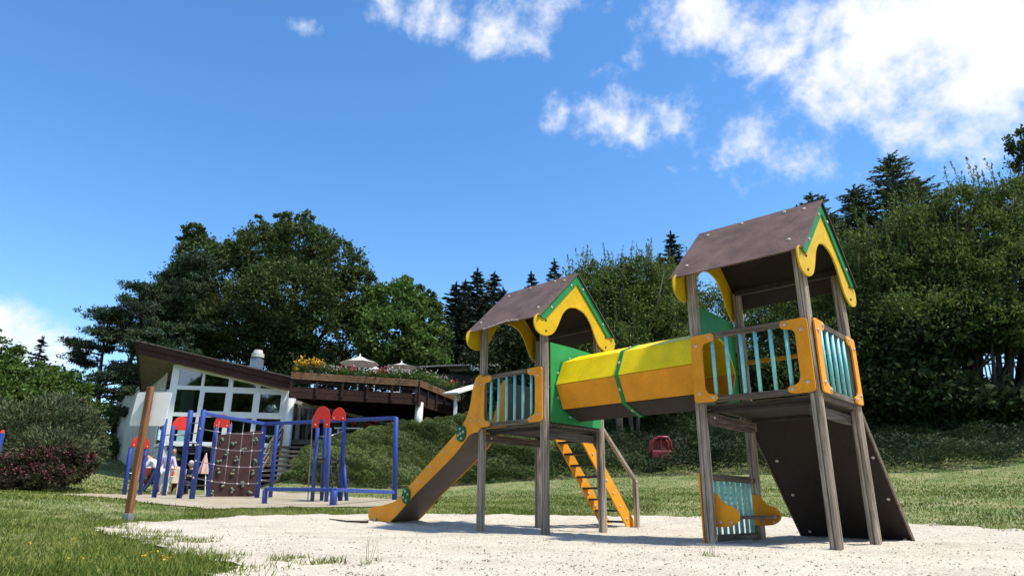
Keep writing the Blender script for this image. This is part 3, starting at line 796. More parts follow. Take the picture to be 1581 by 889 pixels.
def oct3(c, r, ph=0.): return [c+sd_*r*math.cos(math.pi/4*k+ph)+upv*r*math.sin(math.pi/4*k+ph) for k in range(8)]


holewall(TB, TS+.055, .055, 1.19, 1.50, 2.62, .625, 2.02, .46, TB.ex, GREEN, top=[(.055, 1.50), (1.19, 1.50), (1.19, 2.60), (.625, 2.62), (.055, 2.62)])
holewall(TA, -.06, .055, 1.19, 1.50, 2.68, .585, 1.99, .46, -TA.ex, GREEN, top=[(.055, 1.50), (1.19, 1.50), (1.19, 2.68), (.7, 2.70), (.055, 2.70)])
L_ = (c1-c0).length
for seg in range(2):
    a0 = c0+ax*(.03 if seg == 0 else L_/2+.004); a1 = c0+ax*(L_/2-.004 if seg == 0 else L_-.02)
    A0, A1 = oct3(a0, RO), oct3(a1, RO); B0, B1 = oct3(a0, RO-.022), oct3(a1, RO-.022)
    for k in range(8):
        j = (k+1) % 8; mb = MB(); g = .012
        q = [A0[k].lerp(A0[j], g), A1[k].lerp(A1[j], g), A1[j].lerp(A1[k], g), A0[j].lerp(A0[k], g), B0[k].lerp(B0[j], g), B1[k].lerp(B1[j], g), B1[j].lerp(B1[k], g), B0[j].lerp(B0[k], g)]
        mb.add(q, [(0, 1, 2, 3), (7, 6, 5, 4), (0, 4, 5, 1), (1, 5, 6, 2), (2, 6, 7, 3), (3, 7, 4, 0)])
        m_ = YELLOW2 if k in (0, 1, 2, 3) else (ORANGE if k in (7, 4) else HPL_SHADE)
        mb.build('tunnel_panel', m_, play, bevel=.003)
for q, w in ((.045, .05), (L_*.5, .055)):
    mb = MB(); c = c0+ax*q; o1, o2 = oct3(c-ax*w/2, RO+.014), oct3(c+ax*w/2, RO+.014); i1, i2 = oct3(c-ax*w/2, RO-.004), oct3(c+ax*w/2, RO-.004)
    n = 8; mb.add(o1+o2+i1+i2, [f for k in range(8) for f in ((k, (k+1) % 8, 8+(k+1) % 8, 8+k), (16+k, 24+k, 24+(k+1) % 8, 16+(k+1) % 8), (k, 16+k, 16+(k+1) % 8, (k+1) % 8), (8+k, 8+(k+1) % 8, 24+(k+1) % 8, 24+k))])
    o = mb.build('tunnel_collar', GREEN2, play)
    mids = oct3(c, RO+.012)
    for k in (0, 1, 7, 6):
        p = mids[k].lerp(mids[(k+1) % 8], .5); bolt(o, p, (p-c), .02)
# slide: two orange side boards, brown chute, green discs
low = [(.045, 1.50), (-.02, 1.44), (-.181, 1.417), (-.36, 1.27), (-.555, 1.115), (-1.0, .835), (-1.468, .552), (-1.80, .31), (-2.033, .16), (-2.211, .095), (-2.45, .075), (-2.62, .10)]
upo = [(-2.715, .18), (-2.735, .28), (-2.68, .34), (-2.56, .357), (-2.35, .375), (-2.116, .42), (-1.96, .46), (-1.80, .55), (-1.605, .70), (-1.05, 1.08), (-.508, 1.452), (-.36, 1.571), (-.257, 1.71), (-.20, 1.87), (-.165, 2.042), (-.125, 2.192), (-.07, 2.27), (.0, 2.295), (.045, 2.29)]
for v, dd, lb in ((-.068, -1, None), (.47, 1, None)):
    mb = MB(); mb.plate([TB(u, v, z) for u, z in catmull(low, 2)+catmull(upo, 2)], TB.ey*.018*dd); sb = mb.build('slide_side', ORANGE, play, bevel=.004)
    nr = TB.ey*dd
    for (u, z) in ((-2.58, .25), (-2.30, .26), (-1.93, .35), (-1.4, .74), (-1.08, .97), (-.78, 1.18), (-.52, 1.36), (-.17, 1.62), (-.09, 2.17)): bolt(sb, TB(u, v, z)+nr*.018, nr, .02)
    for (u, z) in ((-1.672, .533), (-.372, 1.436)):
        mb = MB(); mb.plate([TB(u+.125*math.cos(a)*.86, v, z+.125*math.sin(a))+nr*.02 for a in [math.pi*k/12 for k in range(24)]], nr*.02); dk = mb.build('slide_disc', GREEND, play, bevel=.004)
        for k in range(4): a = math.pi/2*k+.3; bolt(dk, TB(u+.06*math.cos(a), v, z+.075*math.sin(a))+nr*.04, nr, .02)
        bolt(dk, TB(u, v, z)+nr*.04, nr, .02) if dd < 0 and z > 1 else None
cl = catmull([p for p in low[2:]], 3)
vs = []; fs = []
for (u, z) in cl: vs += [TB(u, -.05, z+.012), TB(u, .455, z+.012), TB(u, .455, z+.03), TB(u, -.05, z+.03)]
for i in range(len(cl)-1):
    for k in range(4): fs.append((4*i+k, 4*i+(k+1) % 4, 4*i+4+(k+1) % 4, 4*i+4+k))
fs += [(0, 1, 2, 3), (4*len(cl)-1, 4*len(cl)-2, 4*len(cl)-3, 4*len(cl)-4)]
mb = MB(); mb.add(vs, fs); mb.build('slide_chute', HPL, play)
for q in (3, 13): mb = MB(); u, z = cl[q]; u2, z2 = cl[q+1]; mb.beam(TB(u, .2, z-.0), TB(u2, .2, z2-.0), .008, .5) if False else None
for (u, v) in ((-2.47, -.12), (-2.15, .50)): pbox(TB, 'slide_foot', POST, u-.03, u+.03, v-.025, v+.025, -.15, .17)
pbox(TB, 'slide_wall', HPL, -.075, -.057, .50, 1.19, 1.50, 2.27)
# ladder on the back of the far tower
def zl(v, v0, z0, v1, z1): return z0+(v-v0)*(z1-z0)/(v1-v0)
for u in (.28, .78):
    mb = MB(); a = [TB(u, 1.30, 1.50), TB(u, 1.20, 1.50), TB(u, 2.50, .02), TB(u, 2.56, -.12), TB(u, 2.72, -.12), TB(u, 2.70, .05), TB(u, 1.38, 1.50)]
    mb.plate([TB(u, v, z) for v, z in rounded([(1.27, 1.47), (2.52, .04), (2.62, -.12), (2.76, -.02), (2.72, .14), (1.43, 1.57), (1.30, 1.57)], [.02, .05, .05, .05, .05, .03, .03], 3)], TB.ex*.026)
    o = mb.build('ladder_side', ORANGE, play, bevel=.003)
    for k in range(7):
        q = (k+.5)/7.4; bolt(o, TB(u+.026, 1.37+q*1.26, 1.47-q*1.43), TB.ex, .02)
for k in range(8):
    q = (k+.55)/8.3; v = 1.36+q*1.26; z = 1.46-q*1.42; pbox(TB, 'ladder_rung', BLACK, .306, .78, v-.07, v+.08, z-.018, z+.012, bevel=.002)
pbox(TB, 'handrail_post', POST, .86, .93, 2.60, 2.67, -.2, .82)
mb = MB(); mb.beam(TB(.90, 1.32, 1.98), TB(.90, 2.635, .80), .06, .06); mb.build('handrail', POST, play, bevel=.012); bolt(play.children[-1], TB(.93, 2.62, .79), TB.ex, .018)
# climbing ramp behind the near tower
def rz(v): return 1.485-(v-1.27)*(1.485/(2.74-1.27))
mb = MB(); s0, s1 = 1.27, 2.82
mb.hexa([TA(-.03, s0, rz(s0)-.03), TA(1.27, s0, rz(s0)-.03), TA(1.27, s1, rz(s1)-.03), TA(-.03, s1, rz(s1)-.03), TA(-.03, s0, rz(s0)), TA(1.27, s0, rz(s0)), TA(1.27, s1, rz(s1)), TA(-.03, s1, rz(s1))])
ramp = mb.build('ramp_board', HPL_SHADE, play)  # underside shade put into the board colour
dn = (TA(0, s1, rz(s1))-TA(0, s0, rz(s0))).normalized(); un = -TA.ex.cross(dn).normalized()
if un.z > 0: un = -un
for (u, v) in ((.10, 1.75), (.10, 2.15), (1.22, 1.75), (1.20, 2.2), (1.20, 2.66), (.1, 2.6)): bolt(ramp, TA(u, v, rz(v)-.03), un, .02)
for u in (-.045, 1.27):
    mb = MB(); mb.hexa([TA(u, s0, rz(s0)-.05), TA(u+.018, s0, rz(s0)-.05), TA(u+.018, s1+.02, rz(s1)-.07), TA(u, s1+.02, rz(s1)-.07), TA(u, s0, rz(s0)+.05), TA(u+.018, s0, rz(s0)+.05), TA(u+.018, s1+.02, rz(s1)+.03), TA(u, s1+.02, rz(s1)+.03)])
    mb.build('ramp_edge', RAILW, play, bevel=.003)
# low bench with slatted back under the near tower
for z0, z1 in ((.055, .125), (.68, .75)): pbox(TA, 'rail', RAILW, -.025, .025, .05, 1.2, z0, z1, bevel=.008)
for k in range(7): v = .20+k*.142; mb = MB(); mb.tube([TA(0, v, .115), TA(0, v, .69)], .022, 10); mb.build('baluster', TEAL, play, smooth=True)
AR = [(-.06, .20), (.12, .205), (.22, .215), (.30, .27), (.31, .345), (.26, .405), (.17, .43), (.115, .47), (.075, .54), (-.06, .56)]
for v, dd in ((.056, 1), (1.18, -1)):
    mb = MB(); mb.plate([TA(u, v, z) for u, z in rounded(AR, [.02, .02, .08, .05, .05, .05, .05, .05, .04, .02], 4)], TA.ey*.02*dd); o = mb.build('bench_arm', ORANGE, play, bevel=.004)
    for (u, z) in ((.09, .25), (.21, .25)): bolt(o, TA(u, v+(-.001 if dd > 0 else -.021), z), -TA.ey, .02)
pbox(TA, 'bench_seat', RAILW, .03, .29, .08, 1.175, .285, .315)
for v in (-.005, 1.19):
    pbox(TA, 'bench_bracket', ORANGE, -.074, -.056, v-.045, v+.06, .01, .76, bevel=.004)
# side knee braces of the left railing under the near tower floor
pbox(TA, 'floor_beam', RAILW, .03, .07, .10, 1.16, 1.27, 1.36)
# weathered offcuts by the slide foot
for (a, b, w, lb) in ((TB(-2.95, .12, .02), TB(-2.62, -.25, .02), .09, 'short grey plank lying left of the slide foot'), (TB(-2.0, .45, .02), TB(-1.80, .62, .02), .09, 'short plank end lying right of the slide foot')):
    mb = MB(); mb.beam(a+Vector((0, 0, .05)), b+Vector((0, 0, .055)), w, .028); top_level(mb, 'plank', POST, lb, 'plank', bevel=.003)
mb = MB(); p = [hit(508, 807), hit(535, 811), hit(568, 812)]; mb.tube([Vector((q[0], q[1], hz(*q)+.065)) for q in p], [.008, .014, .02], 6); top_level(mb, 'stick', BARKD, 'thin dark broken stick lying on the sand left of the slide', 'stick')

# ------------------------------------------------------------------ sign post with its blank white board (seen from behind)
sp0 = Vector((*hit(196, 807), 0)); sp0.z = hz(sp0.x, sp0.y)
sroot = thing('sign_post', sp0, 'leaning reddish-brown wooden post carrying a blank white board, at the edge of the sand', 'sign post')
tp = at(233, 597, sp0.y); mb = MB(); axd = (tp-sp0).normalized(); mb.beam(sp0+axd*.10, tp, .092, .092, up=(.25, 1, 0)); mb.build('post', SIGNW, sroot, bevel=.012)
mb = MB(); mb.beam(sp0-Vector((0, 0, .1)), sp0+axd*.14, .125, .125, up=(.25, 1, 0)); mb.build('post_shoe', ZINC, sroot, bevel=.006)
bc = at(231.5, 631, sp0.y+.075); bx_ = Vector((1, -.06, 0)).normalized(); bz = Vector((.05, 0, 1)).normalized(); hw, hh = .295, .275
pts = rounded([(-hw, -hh), (hw, -hh), (hw+.02, hh), (-hw+.02, hh)], .045, 4)
mb = MB(); mb.plate([bc+bx_*a+bz*b for a, b in pts], bx_.cross(bz)*.012*(-1)); mb.build('board', WHITE, sroot, bevel=.002)

# ------------------------------------------------------------------ blue climbing course
def bpost(root, pxb, Y, pyt, pxt=None, r=.062, m=BLUE, name='post', n=12):
    b = gat(pxb, Y); t = at(pxt if pxt else pxb, pyt, Y); t.x = b.x if pxt is None else t.x
    if pxt is None: t = Vector((b.x, b.y, t.z))
    mb = MB(); mb.tube([b-Vector((0, 0, .15)), t-Vector((0, 0, .012)), t], [r, r, r*.88], n); o = mb.build(name, m, root, smooth=False)
    for p in o.data.polygons: p.use_smooth = len(p.vertices) == 4
    return b, t


def arch(root, p0, p1, hgt_, lw=0., th=.03, foot=.0, m=RED):
    """rounded red head board between two posts"""
    p0, p1 = Vector(p0), Vector(p1); a = (p1-p0); a.z = 0; w = a.length; a.normalize(); nr = Vector((a.y, -a.x, 0)); nr = nr if nr.y < 0 else -nr; c = (p0+p1)/2; z0 = (p0.z+p1.z)/2
    R = w/2+lw; out = [(R*math.cos(q), hgt_*math.sin(q)) for q in [math.pi*k/16 for k in range(17)]]
    if foot: out += [(-R, -foot), (-R+.16, -foot), (-R+.18, -.05), (-R+.24, .02), (R-.24, .02), (R-.18, -.05), (R-.16, -foot), (R, -foot)]
    else: out += [(-R, -.06), (R, -.06)]
    mb = MB(); mb.plate([Vector((c.x, c.y, z0))+a*x+Z_*y+nr*.075 for x, y in out], -nr*th); o = mb.build('arch_panel', m, root, bevel=.005)
    for s in (-1, 1): bolt(o, Vector((c.x, c.y, z0))+a*s*(R-.08)-Z_*(foot-.08 if foot else .0)+nr*.076, nr, .022)
    return o


def bar(root, a, b, r=.016, m=STEEL, name='bar', n=6): mb = MB(); mb.tube([a, b], r, n); return mb.build(name, m, root, smooth=True)


# (a) parallel pair with a red arch, left
r1 = thing('arched_bar_frame', gat(200, 21), 'pair of blue posts topped by a red arch, partly hidden by the brown sign post', 'climbing frame')
a1, t1 = bpost(r1, 190.5, 21, 690, 202); a2, t2 = bpost(r1, 215, 21.6, 686, 226)
arch(r1, t1, t2, .33, .05); bar(r1, a1.lerp(t1, .45), a2.lerp(t2, .45)); bar(r1, a1.lerp(t1, .5), a1.lerp(t1, .45)+Vector((-.35, .3, 0)))
# (b) tall pull-up bars
r2 = thing('pull_up_frame', gat(252, 20), 'blue posts with pull-up bar and red semicircle, in front of the large windows', 'climbing frame')
a3, t3 = bpost(r2, 237.4, 18.6, 646, 255.5); a4, t4 = bpost(r2, 252, 21.8, 657, 268); a4b, t4b = bpost(r2, 279.5, 22.3, 660, 291)
arch(r2, t4+Vector((-.06, 0, -.05)), t4b+Vector((.02, 0, -.05)), .38, .03); bar(r2, t3-Z_*.45, t4-Z_*.28); bar(r2, t4-Z_*.28, t4b-Z_*.25); bar(r2, a2.lerp(t2, .78), a3.lerp(t3, .60))
# (c) the big frame: ladder, rope net, climbing board, ladder, long beams
r3 = thing('climbing_frame', gat(395, 20), 'long blue climbing frame with rope net, ladders and an overhead beam on the dirt path', 'climbing frame')
a5, t5 = bpost(r3, 276.5, 18.3, 633.4, 294.7, .07); a6, t6 = bpost(r3, 296.2, 18.0, 632.4, 314.8, .07)
for k in range(7): q = .16+k*.105+(.0 if k < 2 else .01*k); bar(r3, a5.lerp(t5, min(.86, q)), a6.lerp(t6, min(.86, q)), .014, name='rung')
a9, t9 = bpost(r3, 396.5, 21.2, 655, 408, .072); a10, t10 = bpost(r3, 417, 21.9, 655, 428, .066)
for k in range(7): q = .12+k*.12; bar(r3, a9.lerp(t9, q), a10.lerp(t10, q), .014, name='rung')
a11, t11 = bpost(r3, 609.5, 19.0, 644, 611.5, .07)
t9c = t9+Z_*.0
for p, q in ((t6-Z_*.10, t9+Z_*.02), (t9+Z_*.02, t11-Z_*.02)):
    mb = MB(); mb.beam(p, q, .095, .095); mb.build('beam', BLUEW, r3, bevel=.012)
# net: 4 ropes across, 4 down, with knots
ca = [a6.lerp(t6, z) for z in (.235, .42, .60, .78)]; cb = [a9.lerp(t9, z) for z in (.20, .42, .64, .88)]
def sag(p, q, s, d=.07): return p.lerp(q, s)-Z_*d*math.sin(math.pi*s)
for p, q in zip(ca, cb):
    mb = MB(); mb.tube([sag(p, q, s/8) for s in range(9)], .009, 5); mb.build('net_rope', ROPE, r3, smooth=True)
for s in (.24, .43, .63, .82):
    topp = (t6-Z_*.14).lerp(t9-Z_*.04, s); pts = [sag(p, q, s) for p, q in zip(ca, cb)]+[topp]
    mb = MB(); mb.tube(pts, .009, 5); mb.build('net_rope', ROPE, r3, smooth=True)
    for p in pts[:-1]:
        mb = MB(); mb.tube([p-Z_*.028, p, p+Z_*.028], [.012, .03, .012], 6); mb.build('knot', BOLT, r3)
for p in cb+ca: bolt(r3, p+Vector((0, -.07, 0)), (0, -1, 0), .025)
# (d) maroon climbing board with holds, between two posts
r4 = thing('climbing_wall', gat(360, 22), 'maroon climbing board with small pale green holds behind the rope net', 'climbing wall')
a7, t7 = bpost(r4, 320.5, 21.6, 654.5, 334); a8, t8 = bpost(r4, 342.5, 23.2, 654.5, 356)
arch(r4, at(331.5, 657, 21.4), at(354, 657, 21.5), .36, .02)
w0 = at(323, 763, 21.9); w1 = at(396, 763, 22.6); w0.z = hz(w0.x, w0.y)+.02; w1.z = hz(w1.x, w1.y)+.02; wt0 = at(336, 671, 21.9); wt1 = at(402.5, 664, 22.6)
wa = (w1-w0); wa.z = 0; wa.normalize(); wnr = Vector((wa.y, -wa.x, 0)); wnr = wnr if wnr.y < 0 else -wnr
mb = MB(); mb.plate([w0, w1, Vector((w1.x, w1.y, wt1.z)), Vector((w0.x, w0.y, wt0.z))], -wnr*.04); wall = mb.build('board', MAROON, r4, bevel=.004)
HOLD = mat('hold_green', (.16, .24, .17), .6, .2, 20)
for (fx, fz) in ((.08, .93), (.22, .72), (.36, .90), (.60, .78), (.82, .95), (.10, .60), (.46, .62), (.86, .58), (.12, .42), (.42, .40), (.84, .40), (.24, .20), (.66, .20), (.08, .06), (.44, .10), (.86, .09)):
    p = w0.lerp(w1, fx)+Z_*(fz*(wt0.z-w0.z)*.98)+wnr*.02
    mb = MB()
    for k in range(3): a = rnd.uniform(0, 6.3); q = p+wa*.05*math.cos(a)+Z_*.06*math.sin(a); mb.tube([q, q+wnr*.03, q+wnr*.055], [.045, .04, .015], 6)
    mb.tube([p-Z_*.11, p-Z_*.02], .018, 5)
    mb.build('climbing_hold', HOLD, wall)
# (e) low balance beam
r5 = thing('balance_beam', gat(515, 16.6), 'low blue balance beam on short posts at the near edge of the dirt path', 'balance beam')
b1, u1 = bpost(r5, 409.5, 17.0, 756, 409.5, .062); b2, u2 = bpost(r5, 515, 16.5, 757, 516, .085)
e1 = at(607, 759.5, 18.9); mb = MB(); mb.beam(u1+Z_*.02, u2+Z_*.02, .11, .09); mb.build('beam', BLUEW, r5, bevel=.012); mb = MB(); mb.beam(u2+Z_*.018, e1, .11, .09); mb.build('beam', BLUEW, r5, bevel=.012)
# (f) fireman's pole tower with two red arches
r6 = thing('pole_tower', gat(508, 19.6), 'blue tower with two red rounded panels and a curved steel sliding pole', 'climbing tower')
a12, t12 = bpost(r6, 482.5, 19.2, 660, 490.5, .055, BLUEW); a13, t13 = bpost(r6, 504.5, 18.9, 660, 509, .055, BLUEW); a14, t14 = bpost(r6, 526, 19.8, 650, 531.5, .062, BLUE); a15, t15 = bpost(r6, 497, 20.2, 650, 503, .055, BLUE)
mb = MB(); q0 = gat(536.5, 19.9); q1 = at(530.5, 715, 19.75); mb.tube([q0-Z_*.1, q1], .055, 10); mb.build('brace', BLUE, r6, smooth=True)
arch(r6, at(488.5, 647, 18.9), at(508, 647, 18.85), .36, .06, foot=.24); arch(r6, at(514, 646, 19.7), at(533, 646, 19.7), .32, .03)
for z in (.38, .0): pass
for f_, nm in ((.575, 'platform'),):
    z = a12.z+(t12.z-a12.z)*f_; pl = MB(); pl.plate([Vector((p.x, p.y, z)) for p in (a12.lerp(t12, f_), a13.lerp(t13, f_), a14.lerp(t14, f_), a15.lerp(t15, f_))], Z_*-.05); pl.build(nm, BLACK, r6)
for z in (.88,): bar(r6, a12.lerp(t12, z), a13.lerp(t13, z)); bar(r6, a13.lerp(t13, z), a14.lerp(t14, z))
la, lb = gat(516, 19.4), gat(523, 19.7); lz = a13.z+(t13.z-a13.z)*.56
lat, lbt = at(509, 706, 19.2), at(521, 706, 19.6)
for p, q in ((la, lat), (lb, lbt)): bar(r6, p, q, .022, BLACK, 'ladder_side')
for k in range(5): s = .12+.17*k; bar(r6, la.lerp(lat, s), lb.lerp(lbt, s), .014, BLACK, 'rung')
pb = gat(475.5, 18.9); pt = at(483, 645, 18.9); pe = at(500, 639, 19.0); mb = MB()
mb.tube([pb, pt-Z_*.1, pt+Vector((.01, 0, .03)), pt+Vector((.07, 0, .10)), pt+Vector((.16, 0, .12)), pe], .017, 8); mb.build('sliding_pole', mat('galvanised_pole', (.30, .32, .36), .35, .2, 20, metal=.6), r6, smooth=True)
# (g) post at the left edge of the view
r7 = thing('blue_post', gat(-1, 15), 'blue post with a small red cap at the far left edge beside the grey-green bush', 'post')
b = gat(-23, 15); tt = at(1.5, 668, 15); mb = MB(); mb.tube([b-Z_*.1, Vector((b.x+.02, b.y, tt.z))], .06, 10); mb.build('post', BLUE, r7); mb = MB(); mb.tube([Vector((b.x+.02, b.y, tt.z)), Vector((b.x+.02, b.y, tt.z+.07))], [.05, .02], 8); mb.build('cap', RED, r7)


# ------------------------------------------------------------------ glass-fronted building
def wallplate(mb, a, b, z0, z1, th, nrm): mb.plate([Vector((a[0], a[1], z0)), Vector((b[0], b[1], z0)), Vector((b[0], b[1], z1)), Vector((a[0], a[1], z1))], Vector(nrm)*th)


GL = Vector((*at(268, 600, 30)[:2], 0)); GR = Vector((*at(441, 600, 30.8)[:2], 0)); gd = (GR-GL).normalized(); gn = Vector((gd.y, -gd.x, 0))   # towards camera
bl = thing('window_building', Vector((GL.x, GL.y, hz(GL.x, GL.y))), 'single-pitch building with a tall white-framed window wall and brown overhanging roof', 'building')
glen = (GR-GL).length
zs = at(268, 684, 30).z; z2_ = at(268, 639, 30).z; z1_ = at(268, 597.5, 30).z; zg = hz(GL.x, GL.y)-.3; ztl = at(270, 563, 30).z; ztr = at(441, 599, 30.8).z


def G(s, o, z): return Vector((GL.x, GL.y, 0))+gd*s*glen+gn*o+Z_*z


def ztop(s): return ztl+(ztr-ztl)*s


fm = MB(); fw = .055
for i in range(5):
    s = i/4; w = .10 if i in (2, 3) else .06
    w = .16 if i == 0 else w
    fm.hexa([G(s, -.05, zs)-gd*w, G(s, -.05, zs)+gd*w, G(s, .05, zs)+gd*w, G(s, .05, zs)-gd*w, G(s, -.05, ztop(s))-gd*w, G(s, -.05, ztop(s))+gd*w, G(s, .05, ztop(s))+gd*w, G(s, .05, ztop(s))-gd*w])
for z, hh_ in ((zs, .09), (z2_, .09), (z1_, .09)):
    for i in range(4): fm.hexa([G(i/4, -.045, z-hh_)+gd*.06, G((i+1)/4, -.045, z-hh_)-gd*.06, G((i+1)/4, .045, z-hh_)-gd*.06, G(i/4, .045, z-hh_)+gd*.06, G(i/4, -.045, z+hh_)+gd*.06, G((i+1)/4, -.045, z+hh_)-gd*.06, G((i+1)/4, .045, z+hh_)-gd*.06, G(i/4, .045, z+hh_)+gd*.06])
fm.hexa([G(0, -.045, ztop(0)-.14), G(1, -.045, ztop(1)-.14), G(1, .047, ztop(1)-.14), G(0, .047, ztop(0)-.14), G(0, -.045, ztop(0)+.05), G(1, -.045, ztop(1)+.05), G(1, .047, ztop(1)+.05), G(0, .047, ztop(0)+.05)])
frame = fm.build('window_frame', WHITE, bl, bevel=.008)
for i in range(4):
    for (za, zb) in ((zs+.09, z2_-.09), (z2_+.09, z1_-.09), (z1_+.09, None)):
        a, b = i/4+.012, (i+1)/4-.012; ta = zb if zb else ztop(a)-.12; tb = zb if zb else ztop(b)-.12
        if tb < za+.05: continue
        mb = MB(); mb.plate([G(a, .0, za), G(b, .0, za), G(b, .0, tb), G(a, .0, ta)], gn*.008); mb.build('pane', GLASS, frame)
        if (i in (1, 2, 3) and zb and za > z2_):      # inner casement frames of the opening lights
            mb = MB(); w = .09
            for (p, q) in (((a, za), (b, za)), ((a, zb), (b, zb))): mb.box((G(p[0], .035, p[1])+G(q[0], .035, q[1]))/2+Z_*(w/2 if p[1] == za else -w/2), ((b-a)*glen, .05, w), (gd, gn, Z_))
            for s in (a, b): mb.box(G(s, .035, (za+zb)/2)+gd*(w/2 if s == a else -w/2), (w, .052, zb-za-2*w), (gd, gn, Z_))
            mb.build('casement', WHITE, frame, bevel=.006)
# return window and long white side wall
sdv = Vector((at(172, 650, 45).x-GL.x, 45-GL.y, 0)).normalized(); sn = Vector((-sdv.y, sdv.x, 0)); sn = sn if sn.x < 0 else -sn
def S(d, o, z): return Vector((GL.x, GL.y, 0))+sdv*d+sn*o+Z_*z
mb = MB()
for d in (2.1,): mb.hexa([S(d-.06, -.04, zs-.05), S(d+.06, -.04, zs-.05), S(d+.06, .05, zs-.05), S(d-.06, .05, zs-.05), S(d-.06, -.04, ztl), S(d+.06, -.04, ztl), S(d+.06, .05, ztl), S(d-.06, .05, ztl)])
for z in (zs, z1_-.1, z2_): mb.hexa([S(.17, -.04, z-.07), S(2.04, -.04, z-.07), S(2.04, .05, z-.07), S(.17, .05, z-.07), S(.17, -.04, z+.07), S(2.04, -.04, z+.07), S(2.04, .05, z+.07), S(.17, .05, z+.07)])
f2 = mb.build('window_frame', WHITE, bl, bevel=.008)
for za, zb in ((zs+.07, z2_-.07), (z2_+.07, z1_-.17), (z1_-.03, ztl)): mb = MB(); mb.plate([S(.17, 0, za), S(2.04, 0, za), S(2.04, 0, zb), S(.17, 0, zb)], sn*.008); mb.build('pane', GLASS, f2)
mb = MB(); D2 = 17.5; mb.plate([S(2.16, 0, zg), S(D2, 0, zg), S(D2, 0, ztl+.3), S(2.16, 0, ztl+.3)], -sn*.3)
wl = mb.build('side_wall', WALLW, bl); wl['label'] = 'rough white rendered side wall'
mb = MB(); mb.plate([S(.0, 0, zg), S(2.16, 0, zg), S(2.16, 0, zs-.09), S(.0, 0, zs-.09)], -sn*.3); mb.build('side_wall', WALLW, bl)
vc = at(190.5, 643, 38.0); k = (Vector((vc.x, vc.y, 0))-GL); dv = 6.0
mb = MB()
for j in range(6): mb.box(S(8.6, .03, 5.15+j*.09), (.42, .05, .045), (sdv, sn, Z_))
mb.build('vent_grille', BLACK, bl)
# right white pier + round drainpipe + floor, ceiling, dark room
mb = MB(); mb.hexa([G(1.012, -.4, zg), G(1.09, -.4, zg), G(1.09, .04, zg), G(1.012, .04, zg), G(1.012, -.4, ztr-.1), G(1.09, -.4, ztr-.1), G(1.09, .04, ztr-.1), G(1.012, .04, ztr-.1)]); mb.build('pier', WHITE, bl)
mb = MB(); mb.tube([G(1.07, .2, zg), G(1.07, .2, ztr-.32), G(1.07, .2, ztr-.18)], [.2, .2, .12], 14); mb.build('round_column', WHITE, bl, smooth=True)
mb = MB(); mb.tube([G(1.105, .3, zg), G(1.105, .3, ztr-.45)], .05, 8); mb.build('drainpipe', ZINC, bl, smooth=True)
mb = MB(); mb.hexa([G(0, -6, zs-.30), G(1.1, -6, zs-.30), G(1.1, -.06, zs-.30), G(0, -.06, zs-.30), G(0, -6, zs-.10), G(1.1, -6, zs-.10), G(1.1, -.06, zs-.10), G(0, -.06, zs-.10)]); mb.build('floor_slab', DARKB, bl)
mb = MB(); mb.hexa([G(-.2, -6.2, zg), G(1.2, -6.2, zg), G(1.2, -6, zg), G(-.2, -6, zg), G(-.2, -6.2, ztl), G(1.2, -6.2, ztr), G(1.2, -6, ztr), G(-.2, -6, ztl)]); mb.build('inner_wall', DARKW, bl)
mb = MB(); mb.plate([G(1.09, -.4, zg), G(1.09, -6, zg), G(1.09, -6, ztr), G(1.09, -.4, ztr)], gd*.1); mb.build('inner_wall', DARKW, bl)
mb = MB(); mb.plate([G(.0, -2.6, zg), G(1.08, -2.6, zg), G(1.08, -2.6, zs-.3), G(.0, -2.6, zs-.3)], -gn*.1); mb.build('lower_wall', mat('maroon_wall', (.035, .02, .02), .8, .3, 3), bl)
for s, w, dk in ((.06, .28, 0), (.40, .10, 1), (.52, .10, 1), (.74, .1, 1)):
    mb = MB(); mb.box(G(s, -.5 if not dk else -2.4, (zg+zs-.3)/2), (w, .1, zs-.3-zg), (gd, gn, Z_)); mb.build('lower_column', WHITE if not dk else CORR, bl)
mb = MB(); mb.plate([G(.06, -.35, z2_+.05), G(.17, -.35, z2_+.05), G(.17, -.35, z1_), G(.06, -.35, z1_)], -gn*.03); mb.build('curtain', CURT, bl)
for s in (.3, .55, .8):
    mb = MB(); mb.tube([G(s, -3, z1_+.2), G(s, -3, z1_-.25)], .01, 5); mb.tube([G(s, -3, z1_-.25), G(s, -3, z1_-.42)], [.08, .2], 10); mb.build('pendant_lamp', ZINC, bl)
# roof slab
RA = at(215.5, 529, 29.3); RB = at(452, 584.5, 30.3); RC = at(176, 641, 46.5); RD = RB+(RC-RA)*.55; RD.z = RB.z+(RC.z-RA.z)*.55+.0
th = .46
_rn = (RB-RA).cross(RC-RA).normalized(); _dd = FW + RT*((221-790.5)/FPX) - UP*((600-444.5)/FPX); RE = CAMP+_dd*((RA-CAMP).dot(_rn)/_dd.dot(_rn))
mb = MB(); mb.plate([RA-Z_*th, RB-Z_*th, RD-Z_*th, RC-Z_*th, RE-Z_*th], Z_*(th-.05)); mb.build('roof_soffit', [SOFFIT], bl)
rd1 = (RB-RA).normalized(); rd2 = (RC-RA).normalized()
for (p, q, o, lb) in ((RA, RB, -rd2, None), (RA, RE, -rd1, None), (RE, RC, -rd1, None)):
    mb = MB(); mb.plate([p-Z_*(th+.06)+o*.01, q-Z_*(th+.04)+o*.01, q-Z_*.26+o*.01, p-Z_*.26+o*.01], o*.06); mb.build('fascia', FASCIA, bl)
    mb = MB(); mb.plate([p-Z_*.25+o*.01, q-Z_*.25+o*.01, q-Z_*.02+o*.01, p-Z_*.02+o*.01], o*.13); mb.build('fascia', FASCIA, bl)
ov = -rd2*.22-rd1*.2
